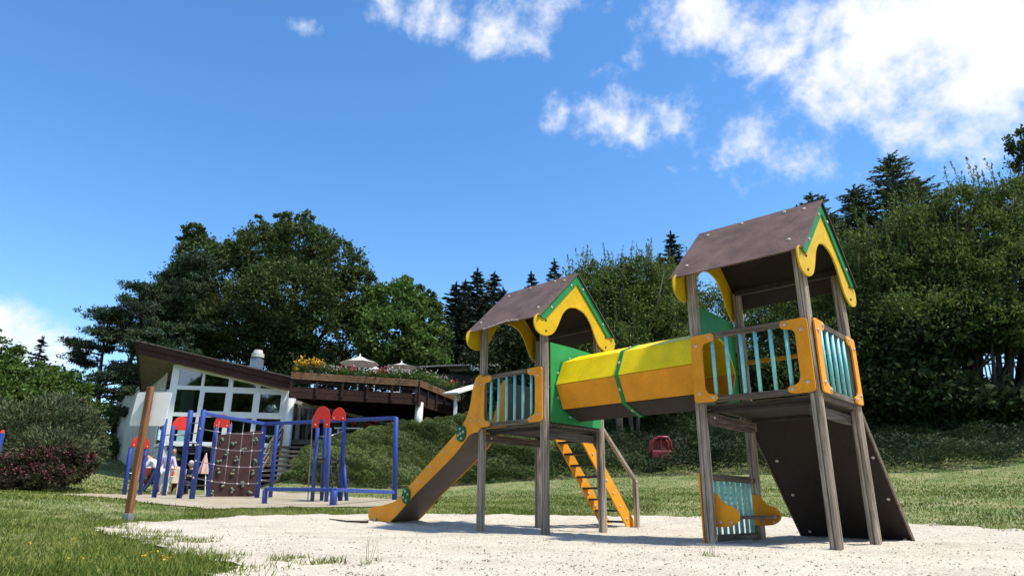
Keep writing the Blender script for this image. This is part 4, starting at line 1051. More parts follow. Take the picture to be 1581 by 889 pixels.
mb = MB(); mb.plate([RA+ov-Z_*.02, RB-rd2*.22-Z_*.02, RD-Z_*.02, RC-rd1*.2-Z_*.02, RE-rd1*.2-Z_*.02], Z_*.06); rf = mb.build('roof', ROOFM, bl)
mb = MB(); ch = at(395, 572, 35.5); mb.box(ch+Z_*.15, (.54, .54, .95)); cb_ = mb.build('chimney', ZINC, rf, bevel=.01)
mb = MB(); c = ch+Z_*.62; mb.tube([c, c+Z_*.06, c+Z_*.1, c+Z_*.3, c+Z_*.32, c+Z_*.5], [.16, .16, .33, .33, .26, .22], 14); mb.build('cowl', mat('cowl_pale', (.55, .55, .5), .6, .1, 8), cb_)

# ------------------------------------------------------------------ terrace deck and what stands on it
DL = at(447, 600, 29.3); DM = at(644, 614, 31.0); DR = at(708, 626, 36.0)
zb0, zb1 = at(447, 614, 29.3).z, at(447, 596, 29.3).z; zp0, zp1 = at(450, 585, 29.3).z, at(450, 574, 29.3).z
dk = thing('terrace_deck', Vector((DM.x, DM.y, hz(DM.x, DM.y))), 'raised dark brown timber terrace above the shrub bank, on a round white column', 'terrace')
segs = [(DL, DM), (DM, DR)]
for p, q in segs:
    d = (q-p); d.z = 0; L = d.length; d.normalize(); nn = Vector((d.y, -d.x, 0)); nn = nn if nn.y < 0 else -nn
    for (z0, z1) in ((zb0, (zb0+zb1)/2-.008), ((zb0+zb1)/2+.008, zb1)):
        mb = MB(); mb.plate([Vector((p.x, p.y, z0)), Vector((q.x, q.y, z0)), Vector((q.x, q.y, z1)), Vector((p.x, p.y, z1))], -nn*.05); mb.build('fascia_board', DECKW, dk, bevel=.005)
    k = int(L/.95)
    for j in range(k+1):
        c = Vector((p.x, p.y, 0))+d*(L*j/k*.98+.04)+nn*.05; mb = MB(); mb.box(c+Z_*((zb0+.12+zp0)/2), (.10, .08, zp0-zb0-.13), (d, nn, Z_)); mb.build('baluster_post', DECKW, dk, bevel=.005)
    mb = MB(); mb.plate([Vector((p.x, p.y, zb1+.16))-nn*.02, Vector((q.x, q.y, zb1+.16))-nn*.02, Vector((q.x, q.y, zb1+.22))-nn*.02, Vector((p.x, p.y, zb1+.22))-nn*.02], nn*.04); mb.build('handrail', DECKW, dk)
bk = Vector((1.0, 9, 0))
mb = MB(); fl = [Vector((v.x, v.y, zb0+.18)) for v in (DL+Vector((0, .06, 0)), DM+Vector((0, .06, 0)), DR+Vector((0, .06, 0)), DR+Vector((1.5, 5, 0)), DL+Vector((.6, 11, 0)))]; mb.plate(fl, Z_*.1); mb.build('deck_floor', DECKW, dk)
for j in range(9):
    a = DL.lerp(DM, (j+.5)/9); mb = MB(); mb.beam(Vector((a.x, a.y+.1, zb0+.08)), Vector((a.x+.6, a.y+8, zb0+.08)), .09, .18); mb.build('joist', DECKW, dk)
cc = at(646.5, 640, 31.6); mb = MB(); mb.tube([Vector((cc.x, cc.y, hz(cc.x, cc.y)-.3)), Vector((cc.x, cc.y, at(646, 623, 31.6).z+.05))], .19, 16); mb.build('round_column', WHITE, dk, smooth=True)
# recessed rooms under the terrace
br = thing('under_terrace_rooms', Vector((DL.x, 36, 4)), 'dark recessed glazed front under the brown terrace, with slim pale posts', 'building')
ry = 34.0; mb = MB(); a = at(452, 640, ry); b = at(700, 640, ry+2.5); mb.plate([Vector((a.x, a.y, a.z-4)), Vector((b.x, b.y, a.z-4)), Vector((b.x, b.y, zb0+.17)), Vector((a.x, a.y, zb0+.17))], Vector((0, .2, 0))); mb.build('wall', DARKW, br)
for px, Y, w in ((464, 31.5, .17), (479, 33, .12), (495, 33.5, .10), (510, 33.6, .10)):
    t = at(px, 618, Y); mb = MB(); mb.box(Vector((t.x, Y, (zb0+.1+hz(t.x, Y))/2)), (w, w, zb0+.1-hz(t.x, Y))); mb.build('pale_post', CORR, br, bevel=.006)
    mb = MB() if False else None
for k in range(5):
    x0 = at(468+k*15, 640, 33.4).x; x1 = at(481+k*15, 640, 33.4).x; g0 = hz((x0+x1)/2, 33.4); mb = MB(); mb.plate([Vector((x0, 33.4, g0)), Vector((x1, 33.4, g0)), Vector((x1, 33.4, zb0+.1)), Vector((x0, 33.4, zb0+.1))], Vector((0, .01, 0))); mb.build('pane', GLASS, br)
mb = MB(); p0 = at(455, 620, 31.2); p1 = at(600, 654, 33.2); mb.beam(p0, p1, .08, .14); mb.build('stair_stringer', CORR, br)

# planter troughs along the rail
for i, (p, q) in enumerate(segs):
    d = (q-p); d.z = 0; L = d.length; d.normalize(); nn = Vector((d.y, -d.x, 0)); nn = nn if nn.y < 0 else -nn
    pl = thing('planter_trough', Vector((p.x, p.y, zp0)), ('long pale wooden planter trough along the front terrace rail', 'pale wooden planter trough on the receding right side of the terrace')[i], 'planter')
    p2 = Vector((p.x, p.y, 0))+(d*.0); q2 = Vector((q.x, q.y, 0))
    for k in range(3):
        z0 = zp0+(zp1-zp0)*k/3; z1 = z0+(zp1-zp0)/3-.012
        mb = MB(); mb.plate([p2+nn*.12+Z_*z0, q2+nn*.12+Z_*z0, q2+nn*.12+Z_*z1, p2+nn*.12+Z_*z1], -nn*.03); mb.build('plank', PLANTW, pl, bevel=.004)
    mb = MB(); mb.plate([p2-nn*.3+Z_*zp0, q2-nn*.3+Z_*zp0, q2-nn*.3+Z_*zp1, p2-nn*.3+Z_*zp1], -nn*.03); mb.build('plank', PLANTW, pl)
    mb = MB(); mb.plate([p2+nn*.09+Z_*(zp0+.01), q2+nn*.09+Z_*(zp0+.01), q2-nn*.3+Z_*(zp0+.01), p2-nn*.3+Z_*(zp0+.01)], Z_*(zp1-zp0-.06)); mb.build('soil', BARKD, pl)


def flowers(px, py, Y, w, h, fm_, label, dens=1., leafm=None, nf=40, fr=.035):
    b = at(px, py, Y); root = thing('flowering_plant', b, label, 'plant', 'flowers in the terrace planters')
    n = int(420*dens); c = np.array(b)+np.array([0, 0, h*.4]); P = c+rng.normal(size=(n, 3))*np.array([w*.32, .14, h*.24]); D = unit(n)+np.array([0, 0, .8])
    link('foliage', leafmesh('foliage', P, D, rng.uniform(.05, .12, n), rng.uniform(.02, .05, n), rng.uniform(0, 1, n), leafm or LEAF['green']), None, root)
    P = c+rng.normal(size=(nf, 3))*np.array([w*.34, .16, h*.2])+np.array([0, -.05, h*.28]); n2 = 5
    C = np.repeat(P, n2, 0)+rng.normal(size=(nf*n2, 3))*fr*.5
    link('blossom', leafmesh('blossom', C, unit(nf*n2), np.full(nf*n2, fr*1.7), np.full(nf*n2, fr*1.3), rng.uniform(0, 1, nf*n2), fm_), None, root)


def along(px):  # depth and top y of trough at column px
    if px <= 644: s = (px-447)/(644-447); return 29.4+1.7*s, 573+13*s
    s = (px-644)/64; return 31.1+4.9*s, 586+18*s


for (px, w, h, fm_, lb, dn_, nf, fr) in (
        (466, .6, .55, YELF, 'tall yellow rudbeckia at the left end of the terrace planter', 1.6, 60, .05), (486, .7, .66, YELF, 'tallest clump of yellow flowers, left part of the terrace planter', 1.8, 70, .05),
        (500, .6, .5, WHTF, 'green plant with a few white blossoms right of the yellow flowers', 1, 14, .035), (516, .8, .42, WHTF, 'dark leafy plant with pink buds before the large parasol', 1.2, 22, .035), (535, .8, .4, REDF, 'red geranium under the left edge of the large parasol', 1.1, 22, .045),
        (556, .7, .36, WHTF, 'pale pink flowers in front of the large parasol pole', 1., 34, .035), (573, .6, .34, WHTF, 'pale flowers below the small parasol', 1., 30, .035), (585, .5, .36, REDF, 'red flowers between the small and the right parasol', 1, 20, .045),
        (603, .8, .5, WHTF, 'spray of pale flowers left below the right parasol', 1.2, 44, .035), (622, .8, .52, WHTF, 'spray of pale flowers right below the right parasol', 1.2, 44, .035), (641, .9, .6, WHTF, 'trailing grey-green plant at the corner of the planter', 1.6, 20, .03),
        (657, .9, .6, WHTF, 'loose pale flowers on the receding planter, nearest the corner', 1.3, 30, .035), (669, .9, .6, YELF, 'yellow-green plants on the receding planter', 1.5, 16, .03), (681, .8, .55, WHTF, 'upright pale flowers near the end of the receding planter', 1.3, 26, .035), (694, .9, .45, REDF, 'red flowers at the far end of the receding planter', 1.2, 28, .045)):
    Y, py = along(px); flowers(px, py, Y, w, h, fm_, lb, dn_, LEAF['willow'] if fm_ is YELF else None, nf, fr)


def parasol(px, pyt, pxw, pyb, Y, label, n=8, m=PARA, val=None, vm=None, group='parasols on the raised terrace', ground_z=None, seg=1):
    t = at(px, pyt, Y); e = at(px, pyb, Y); R = pxw/FPX*Y; gz = ground_z if ground_z is not None else zb0+.2
    root = thing('parasol', Vector((t.x, t.y, gz)), label, 'parasol', group)
    mb = MB(); mb.tube([Vector((t.x, t.y, gz)), t+Z_*.1], .03, 8); mb.build('pole', WHITE, root, smooth=True)
    vs = [t]; fs = []
    for k in range(n):
        a = 2*math.pi*(k+.5)/n; vs.append(Vector((t.x+R*math.cos(a), t.y+R*math.sin(a), e.z)))
    mids = []
    for k in range(n): vs.append((t.lerp(vs[1+k], .5))-Z_*.05*R)
    for k in range(n):
        j = (k+1) % n; fs += [(0, 1+n+k, 1+n+j), (1+n+k, 1+k, 1+j), (1+n+k, 1+j, 1+n+j)]
    mb = MB(); mb.add(vs, fs); cn = mb.build('canopy', m, root); s = cn.modifiers.new('thick', 'SOLIDIFY'); s.thickness = .012
    if val:
        mb = MB(); ring = [v for v in vs[1:1+n]]
        for k in range(n): j = (k+1) % n; mb.add([ring[k]-Z_*.01, ring[j]-Z_*.01, ring[j]-Z_*val, ring[k]-Z_*val], [(0, 1, 2, 3)])
        mb.build('valance', vm, root)
    for k in range(n): mb = MB(); mb.beam(t-Z_*.02, vs[1+k]-Z_*.015, .015, .015); mb.build('rib', CORR, root)
    return root


parasol(556, 549, 31, 561.5, 35, 'largest cream parasol on the terrace, leftmost')
parasol(580, 565, 12.5, 571.5, 37, 'small cream parasol between the two larger ones'); parasol(571, 568.5, 12, 574, 41, 'farthest small cream parasol, half hidden behind the flowers')
parasol(620, 559.5, 25, 567.3, 36, 'cream parasol at the right, above the pale flowers')
# tables and chairs glimpsed between the rail posts
for (px, Y) in ((500, 33), (525, 34), (548, 33.5), (583, 34), (605, 33.5)):
    t = at(px, 600, Y); t.z = zb0+.2
    root = thing('terrace_table', t, 'pale table on the terrace seen between the rail posts, near the %s' % {500: 'left end', 525: 'second flower clump', 548: 'large parasol', 583: 'small parasol', 605: 'right parasol'}[px], 'table')
    mb = MB(); mb.box(t+Z_*.72, (.9, .7, .04)); mb.build('table_top', WHITE, root, bevel=.006)
    for sx in (-.38, .38):
        for sy in (-.28, .28): mb = MB(); mb.box(t+Vector((sx, sy, .35)), (.04, .04, .70)); mb.build('leg', CORR, root)
# dark building with corrugated roof, right of the terrace
q0 = at(640, 567, 42); q1 = at(779, 572, 40.5); gz = 4.5
db = thing('dark_building', Vector((q0.x, 42, 5)), 'dark brown building with corrugated roof and white fascia behind the terrace', 'building')
mb = MB(); mb.hexa([Vector((q0.x+.3, 42.4, gz)), Vector((q1.x-.6, 41, gz)), Vector((q1.x-.2, 47, gz)), Vector((q0.x+.5, 48, gz)), Vector((q0.x+.3, 42.4, q0.z-.2)), Vector((q1.x-.6, 41, q1.z-.3)), Vector((q1.x-.2, 47, q1.z)), Vector((q0.x+.5, 48, q0.z))]); mb.build('wall', DARKB, db)
mb = MB(); ra, rb = at(641, 566, 41.6), at(772, 561, 40.4); nr_ = 44; vs = []; fs = []
for k in range(nr_*2+1):
    s = k/(nr_*2); p = ra.lerp(rb, s)+Z_*(.045 if k % 2 else 0); vs += [p, p+Vector((.5, 6.5, 1.0)), p-Z_*.05, p+Vector((.5, 6.5, .95))]
for k in range(nr_*2): b = 4*k; fs += [(b, b+4, b+5, b+1), (b+2, b+3, b+7, b+6), (b, b+2, b+6, b+4)]
mb.add(vs, fs); mb.build('corrugated_roof', CORR, db)
mb = MB(); f0, f1, f2_ = at(727, 562, 39.6), at(768, 562, 39.6), at(778, 573, 39.6)
mb.plate([f0, f1, f2_, f2_-Z_*.02+Vector((-.2, 0, 0)), at(768, 570.5, 39.6), at(727, 572, 39.6)], Vector((0, .12, 0))); mb.build('white_fascia', WHITE, db, bevel=.01)
# white pergola post and roof beside the slide top
pg = thing('white_canopy', gat(701, 33.5), 'small white lean-to canopy on a post, just left of the slide top', 'canopy')
b = gat(701, 33.5); t = at(701, 608, 33.5); mb = MB(); mb.box((b+t)/2, (.17, .17, (t-b).length)); mb.build('post', WHITE, pg, bevel=.01)
mb = MB(); mb.beam(at(695.5, 607, 33), at(740, 594, 36), .9, .09); mb.build('canopy_roof', WHITE, pg, bevel=.01)
mb = MB(); mb.beam(at(702, 624, 33.5), at(709.5, 609, 33.8), .08, .08); mb.build('brace', WHITE, pg)
b = at(760, 606, 36.5); mb = MB(); mb.box(Vector((b.x, b.y, (b.z+hz(b.x, b.y))/2)), (.15, .15, b.z-hz(b.x, b.y))); mb.build('post', WHITE, pg)
# wooden stairs up the bank
st = thing('wooden_stairs', gat(430, 28.6), 'grey wooden steps with a slanted rail climbing to the terrace rooms', 'stairs')
s0, s1 = at(417, 742, 27.6), at(462, 684, 31.0)
for k in range(9): q = k/8.; p = s0.lerp(s1, q); mb = MB(); mb.box(p, (1.5, .34, .09)); mb.build('step', STAIRW, st, bevel=.006)
for k in range(3): o = Vector((.1, 0, .42+k*.30)); mb = MB(); mb.beam(s0+Vector((-.55, .1, 0))+o, s1+Vector((-.9, 0, 0))+o, .05, .10); mb.build('stair_rail', STAIRW, st)
for q in (.0, .35, .7, 1.): p = s0.lerp(s1, q)+Vector((-.5, 0, 0)); mb = MB(); mb.box(p+Z_*.5, (.08, .08, 1.1)); mb.build('stair_post', STAIRW, st)
mb = MB(); ld = at(466, 681, 31.4); mb.box(ld, (3.2, .5, .12)); mb.build('landing', STAIRW, st)
# table edge and red geranium in the room under the terrace
t = at(541, 662, 31.5); root = thing('garden_table', Vector((t.x, t.y, t.z-.7)), 'white table top showing above the shrubs under the terrace', 'table'); mb = MB(); mb.box(t, (1.3, .8, .05)); mb.build('table_top', WHITE, root)
for sx in (-.5, .5): mb = MB(); mb.box(t+Vector((sx, 0, -.36)), (.06, .5, .7)); mb.build('leg', WHITE, root)
flowers(559, 664, 31.3, .8, .5, REDF, 'red geranium on the bank beside the white table under the terrace', 1., None, 40, .05)
mb = MB(); pp = [at(x, y, 28.6) for x, y in ((524, 680), (545, 681.5), (567, 679.5))]; mb.tube(pp, .018, 5); top_level(mb, 'garden_hose', mat('hose_blue', (.10, .16, .22), .5), 'thin blue-grey hose lying across the shrub bank', 'hose')
# red child's chair at the foot of the hedge
_h = hit(1021, 726); cp_ = Vector((_h[0], _h[1], 0)); cz = hz(*_h)+.30; K = _h[1]/FPX; rc = thing('toy_car_shell', Vector((cp_.x, cp_.y, cz)), 'dark red plastic toy with rounded roof frame standing in the shrubs', 'toy')
c = Vector((cp_.x, cp_.y, cz)); w, hh = 15*K, 35*K
for sy in (-.22, .22):
    mb = MB(); mb.tube([c+Vector(v)+Vector((0, sy, 0)) for v in ((-w*.95, 0, .18), (-w, 0, hh*.5), (-w*.75, 0, hh*.85), (-w*.2, 0, hh), (w*.7, 0, hh*.98), (w*.95, 0, hh*.8), (w, 0, .18))], .05, 8); mb.build('roof_frame', REDP, rc, smooth=True)
mb = MB(); mb.box(c+Vector((0, 0, .19)), (w*2.0, .62, .34)); mb.build('seat_tub', REDP, rc, bevel=.06, seg=3)
mb = MB(); mb.box(c+Vector((w*.15, .24, hh*.5)), (w*1.5, .05, hh*.85)); mb.build('back_panel', REDP, rc, bevel=.02)
mb = MB(); mb.box(c+Vector((w*.25, 0, hh*.97)), (w*1.1, .5, .06)); mb.build('roof', REDP, rc, bevel=.02)
mb = MB(); mb.box(c+Vector((0, -.24, hh*.5)), (.03, .03, hh*.9)); mb.build('pillar', REDP, rc)
# pale picket fence seen under the trees at right
fz = thing('picket_fence', Vector((at(1540, 590, 33).x, 33, 6)), 'pale upright picket fence glimpsed behind the dark trunks at the right', 'fence')
x0, x1 = at(1440, 580, 33).x, at(1640, 580, 31).x; k = int((x1-x0)/.16)
pm = None
for j in range(k):
    x = x0+(x1-x0)*j/k; y = 33-2*j/k; zt = at(1540, 566, 33).z+.25; zb = zt-1.5
    if pm is None: mb = MB(); mb.box((0, 0, 0), (.07, .025, 1.5)); o = mb.build('picket', CORR, fz); pm = o.data
    else: o = link('picket', pm, None, fz)
    o.location = (x, y, (zt+zb)/2)
for z in (.3, 1.2): mb = MB(); mb.beam(Vector((x0, 33.04, zb+z)), Vector((x1, 31.04, zb+z)), .03, .07); mb.build('fence_rail', CORR, fz)
# ------------------------------------------------------------------ people and furniture on the lower terrace
TYZ = 27.0
def skinned(name, pts, edges, radii, m, parent, sub=2):
    me = bpy.data.meshes.new(name); me.from_pydata([tuple(p) for p in pts], edges, []); me.materials.append(m); o = link(name, me, None, parent)
    s = o.modifiers.new('skin', 'SKIN'); me.skin_vertices.new() if not me.skin_vertices else None
    for i, r in enumerate(radii): r = r if isinstance(r, tuple) else (r, r); me.skin_vertices[0].data[i].radius = r
    me.skin_vertices[0].data[0].use_root = True
    u = o.modifiers.new('sub', 'SUBSURF'); u.levels = sub; u.render_levels = sub; s.use_smooth_shade = True
    return o


def head(root, c, r, hair, fwd, hairm):
    mb = MB(); fwd = Vector(fwd).normalized()
    bm = bmesh.new(); bmesh.ops.create_uvsphere(bm, u_segments=14, v_segments=10, radius=1)
    for v in bm.verts:
        f = max(0, v.co.dot(Vector((0, -1, 0)))); v.co.z *= 1.28; v.co.x *= .86
        if abs(v.co.x) < .2 and v.co.y < -.8 and -.2 < v.co.z < .15: v.co.y -= .16
    me = bpy.data.meshes.new('head'); bm.to_mesh(me); bm.free(); me.materials.append(SKIN)
    for p in me.polygons: p.use_smooth = True
    o = link('head', me, None, root); q = fwd.to_track_quat('-Y', 'Z').to_matrix().to_4x4(); o.matrix_basis = Matrix.Translation(c) @ q @ Matrix.Diagonal((r, r, r, 1))
    bm = bmesh.new(); bmesh.ops.create_uvsphere(bm, u_segments=14, v_segments=10, radius=1.12); dl = [v for v in bm.verts if v.co.z < -.55 or (v.co.y < -.55 and v.co.z < .62)]
    bmesh.ops.delete(bm, geom=dl, context='VERTS')
    for v in bm.verts: v.co.z *= 1.25; v.co.x *= .92; v.co += Vector((0, .06, .02))
    me = bpy.data.meshes.new('hair'); bm.to_mesh(me); bm.free(); me.materials.append(hairm)
    h = link('hair' if hair else 'cap', me, None, root); h.matrix_basis = Matrix.Translation(c) @ q @ Matrix.Diagonal((r, r, r, 1)); h.modifiers.new('t', 'SOLIDIFY').thickness = .12
    return o


def hand(root, w, d, s):
    pts = [w, w+d*.09]; ed = [(0, 1)]; rad = [.028, .034]; x = d.orthogonal().normalized()
    for k, (o, l) in enumerate(((-.03, .07), (-.01, .085), (.012, .08), (.032, .06))):
        i = len(pts); pts += [w+d*.10+x*o, w+d*(.10+l)+x*o*1.2]; ed += [(1, i), (i, i+1)]; rad += [.012, .009]
    i = len(pts); pts += [w+d*.03+x*.04*s, w+d*.07+x*.07*s]; ed += [(0, i), (i, i+1)]; rad += [.013, .010]
    skinned('hand', pts, ed, rad, SKIN, root, 1)


def person(px, Y, J, label, shirt, trousers, hairm, shoes, hat=False, fwd=(0, -1, 0), sleeve=.5, shirt_long=0., gz=None):
    b = gat(px, Y); b.z = gz if gz is not None else b.z
    root = thing('person', b, label, 'person'); V = {k: b+Vector(v) for k, v in J.items()}
    order = ['pelvis', 'waist', 'chest', 'neck', 'headb', 'shL', 'elL', 'wrL', 'shR', 'elR', 'wrR', 'hipL', 'knL', 'anL', 'toL', 'hipR', 'knR', 'anR', 'toR']
    E_ = [('pelvis', 'waist'), ('waist', 'chest'), ('chest', 'neck'), ('neck', 'headb'), ('chest', 'shL'), ('shL', 'elL'), ('elL', 'wrL'), ('chest', 'shR'), ('shR', 'elR'), ('elR', 'wrR'), ('pelvis', 'hipL'), ('hipL', 'knL'), ('knL', 'anL'), ('anL', 'toL'), ('pelvis', 'hipR'), ('hipR', 'knR'), ('knR', 'anR'), ('anR', 'toR')]
    rad = dict(pelvis=(.13, .11), waist=(.12, .10), chest=(.14, .11), neck=.055, headb=.06, shL=.06, elL=.042, wrL=.028, shR=.06, elR=.042, wrR=.028, hipL=.09, knL=.058, anL=.04, toL=.035, hipR=.09, knR=.058, anR=.04, toR=.035)
    ix = {k: i for i, k in enumerate(order)}
    skinned('body', [V[k] for k in order], [(ix[a], ix[c]) for a, c in E_], [rad[k] for k in order], SKIN, root)
    for s, nm in ((1, 'L'), (-1, 'R')):
        hand(root, V['wr'+nm], (V['wr'+nm]-V['el'+nm]).normalized(), s)
    g = 1.22; up_ = ['pelvis', 'waist', 'chest', 'neck', 'shL', 'eL', 'shR', 'eR']; VV = dict(V); VV['eL'] = V['shL'].lerp(V['elL'], sleeve*1.6 if sleeve < 1 else 1); VV['eR'] = V['shR'].lerp(V['elR'], sleeve*1.6 if sleeve < 1 else 1); VV['neck'] = V['chest'].lerp(V['neck'], .75)
    rr = dict(rad); rr['eL'] = rr['eR'] = .05; rr['neck'] = .07
    i2 = {k: i for i, k in enumerate(up_)}
    skinned('shirt', [VV[k] for k in up_], [(i2[a], i2[c]) for a, c in (('pelvis', 'waist'), ('waist', 'chest'), ('chest', 'neck'), ('chest', 'shL'), ('shL', 'eL'), ('chest', 'shR'), ('shR', 'eR'))], [tuple(q*g for q in (rr[k] if isinstance(rr[k], tuple) else (rr[k],)*2)) for k in up_], shirt, root)
    lo = ['pelvis', 'hipL', 'knL', 'anL', 'hipR', 'knR', 'anR']; i3 = {k: i for i, k in enumerate(lo)}
    skinned('trousers', [V[k] for k in lo], [(i3[a], i3[c]) for a, c in (('pelvis', 'hipL'), ('hipL', 'knL'), ('knL', 'anL'), ('pelvis', 'hipR'), ('hipR', 'knR'), ('knR', 'anR'))], [tuple(q*1.26 for q in (rad[k] if isinstance(rad[k], tuple) else (rad[k],)*2)) for k in lo], trousers, root)
    for nm in 'LR':
        a, t = V['an'+nm], V['to'+nm]; mb = MB(); mb.tube([a-Vector((0, 0, .03)), a.lerp(t, .5)-Vector((0, 0, .02)), t], [.05, .05, .035], 8); mb.build('shoe', shoes, root, smooth=True)
    head(root, V['headb']+(V['headb']-V['neck']).normalized()*.10, .098, not hat, fwd, hairm)
    return root


JEAN = mat('blue_denim', (.06, .11, .30), .8, .2, 14); LAV = mat('lavender_stripe_cloth', (.55, .48, .68), .8, .1, 40, col2=(.42, .36, .62), stretch=(.2, .2, 6), ramp=(.48, .52)); WHC = mat('white_cloth', (.72, .72, .76), .8, .06, 8)
NAVY = mat('navy_cloth', (.015, .018, .045), .8, .2, 10); HAIRR = mat('dark_red_hair', (.10, .015, .015), .6, .2, 30); HAIRD = mat('dark_hair', (.02, .014, .01), .6, .2, 30); SHOE = mat('pale_shoe', (.45, .45, .5), .6, .1, 10)
tz = hz(at(250, 760, 26.5).x, 26.5)
person(231, 25.3, dict(pelvis=(.12, 0, .82), waist=(.0, 0, .97), chest=(-.17, -.02, 1.14), neck=(-.27, -.03, 1.27), headb=(-.33, -.04, 1.33), shL=(-.10, .17, 1.14), elL=(-.20, .20, .90), wrL=(-.28, .12, .70), shR=(-.14, -.20, 1.13), elR=(-.26, -.24, .90), wrR=(-.32, -.16, .70),
       hipL=(.12, .10, .78), knL=(.13, .14, .42), anL=(.02, .16, .07), toL=(-.14, .16, .04), hipR=(.12, -.10, .78), knR=(-.02, -.12, .42), anR=(-.22, -.14, .07), toR=(-.38, -.14, .04)),
       'person in blue jeans and white top bending forward left of the red and white parasol', WHC, JEAN, HAIRR, SHOE, fwd=(-.8, -.2, -.5), sleeve=.6)
person(250, 25.0, dict(pelvis=(0, 0, .86), waist=(0, 0, 1.02), chest=(.02, -.02, 1.24), neck=(.06, -.03, 1.40), headb=(.10, -.03, 1.45), shL=(.18, 0, 1.28), elL=(.30, -.05, 1.03), wrL=(.38, -.15, .86), shR=(-.16, 0, 1.28), elR=(-.26, -.03, 1.02), wrR=(-.18, -.22, .90),
       hipL=(.09, 0, .82), knL=(.10, -.02, .45), anL=(.10, .03, .07), toL=(.11, -.12, .04), hipR=(-.09, 0, .82), knR=(-.11, -.02, .45), anR=(-.13, .03, .07), toR=(-.13, -.12, .04)),
       'person in lavender striped top and white trousers standing before the red and white parasol', LAV, WHC, HAIRD, SHOE, fwd=(.5, -1, -.2), sleeve=.9)
person(289, 26.5, dict(pelvis=(0, 0, .50), waist=(0, 0, .64), chest=(0, -.03, .90), neck=(0, -.06, 1.07), headb=(0, -.08, 1.12), shL=(.18, -.03, .95), elL=(.22, -.18, .74), wrL=(.10, -.38, .76), shR=(-.18, -.03, .95), elR=(-.22, -.18, .74), wrR=(-.10, -.38, .76),
       hipL=(.10, -.05, .48), knL=(.13, -.45, .50), anL=(.13, -.42, .08), toL=(.13, -.56, .04), hipR=(-.10, -.05, .48), knR=(-.13, -.45, .50), anR=(-.13, -.42, .08), toR=(-.13, -.56, .04)),
       'person in navy clothes and white cap seated at the picnic table', NAVY, NAVY, WHC, SHOE, hat=True, sleeve=.9)
# red valance parasol over its table
parasol(256, 711, 32, 723.5, 26.3, 'white parasol with red valance over the lower terrace table', n=8, m=mat('white_pink_canvas', (.80, .62, .58), .8, .1, 3, trans=.25), val=.28, vm=mat('red_canvas', (.55, .04, .03), .8, .1, 5), group=None, ground_z=tz)
cb = gat(316, 26.8); ct = at(318.5, 699, 26.8); root = thing('closed_parasol', cb, 'closed pink and white parasol standing beside the picnic table', 'parasol')
mb = MB(); mb.tube([cb, ct], .022, 8); mb.build('pole', WHITE, root); zz = at(316, 731, 26.8).z
mb = MB(); n = 12; vs = []; fs = []
for i, (q, r) in enumerate(((0, .20), (.25, .17), (.6, .10), (.9, .035), (1., .012))):
    for k in range(n): a = 2*math.pi*k/n; rr = r*(1.0 if k % 2 else .74); vs.append(Vector((ct.x+rr*math.cos(a), ct.y+rr*math.sin(a), zz+(ct.z-zz)*q)))
for i in range(4):
    for k in range(n): fs.append((i*n+k, i*n+(k+1) % n, (i+1)*n+(k+1) % n, (i+1)*n+k))
mb.add(vs, fs); cn = mb.build('folded_canopy', PINKC, root); cn.modifiers.new('t', 'SOLIDIFY').thickness = .01


def picnic(px, Y, w, label, m=STAIRW):
    c = gat(px, Y); root = thing('picnic_table', c, label, 'picnic table')
    for k in range(4): mb = MB(); mb.box(c+Vector((0, -.27+k*.18, .74)), (w, .165, .04)); mb.build('table_board', m, root, bevel=.004)
    for sy in (-.62, .62): mb = MB(); mb.box(c+Vector((0, sy, .44)), (w, .24, .04)); mb.build('bench_board', m, root, bevel=.004)
    for sx in (-w*.36, w*.36):
        mb = MB(); mb.box(c+Vector((sx, 0, .42)), (.06, 1.3, .08)); mb.build('cross_beam', m, root)
        for sy in (-1, 1): mb = MB(); mb.beam(c+Vector((sx+.05, sy*.25, .72)), c+Vector((sx+.05, sy*.62, 0)), .05, .09, up=(1, 0, 0)); mb.build('leg', m, root)


picnic(309, 27.2, 1.7, 'grey wooden picnic table beside the closed parasol')
picnic(250, 26.8, 1.5, 'table under the red and white parasol', mat('red_tabletop', (.42, .03, .03), .6, .1, 6))
for px, Y, lb, dy in ((266, 25.4, 'cream plastic chair at the right of the red parasol table', -1), (275, 26.9, 'cream plastic chair behind the tall blue ladder post', -1)):
    c = gat(px, Y); root = thing('garden_chair', c, lb, 'chair')
    mb = MB(); mb.box(c+Z_*.44, (.46, .44, .035)); mb.build('seat', CREAM, root, bevel=.01)
    mb = MB(); mb.plate([c+Vector((a, .2+(z-.46)*.2, z)) for a, z in rounded([(-.23, .46), (.23, .46), (.21, .98), (-.21, .98)], [.01, .01, .12, .12], 4)], (0, .03, 0)); mb.build('backrest', CREAM, root)
    for sx in (-.2, .2):
        for sy in (-.18, .18): mb = MB(); mb.beam(c+Vector((sx*1.1, sy*1.15, 0)), c+Vector((sx, sy, .43)), .04, .04); mb.build('leg', CREAM, root)
        mb = MB(); mb.beam(c+Vector((sx*1.1, -.2, .66)), c+Vector((sx*1.1, .24, .68)), .045, .03); mb.build('armrest', CREAM, root)

# ------------------------------------------------------------------ vegetation: trees
def bl3(px, py, Y, rx, rz, w=1., ry=None):
    """crown lobe given by where it stands: centre and radii in metres from its apparent size at that depth"""
    c = at(px, py, Y); k = Y/FPX; return (tuple(c), (rx*k, (ry if ry else rx*.8)*k, rz*k), w*rx*rz)


def gb(px, Y): b = gat(px, Y); return b


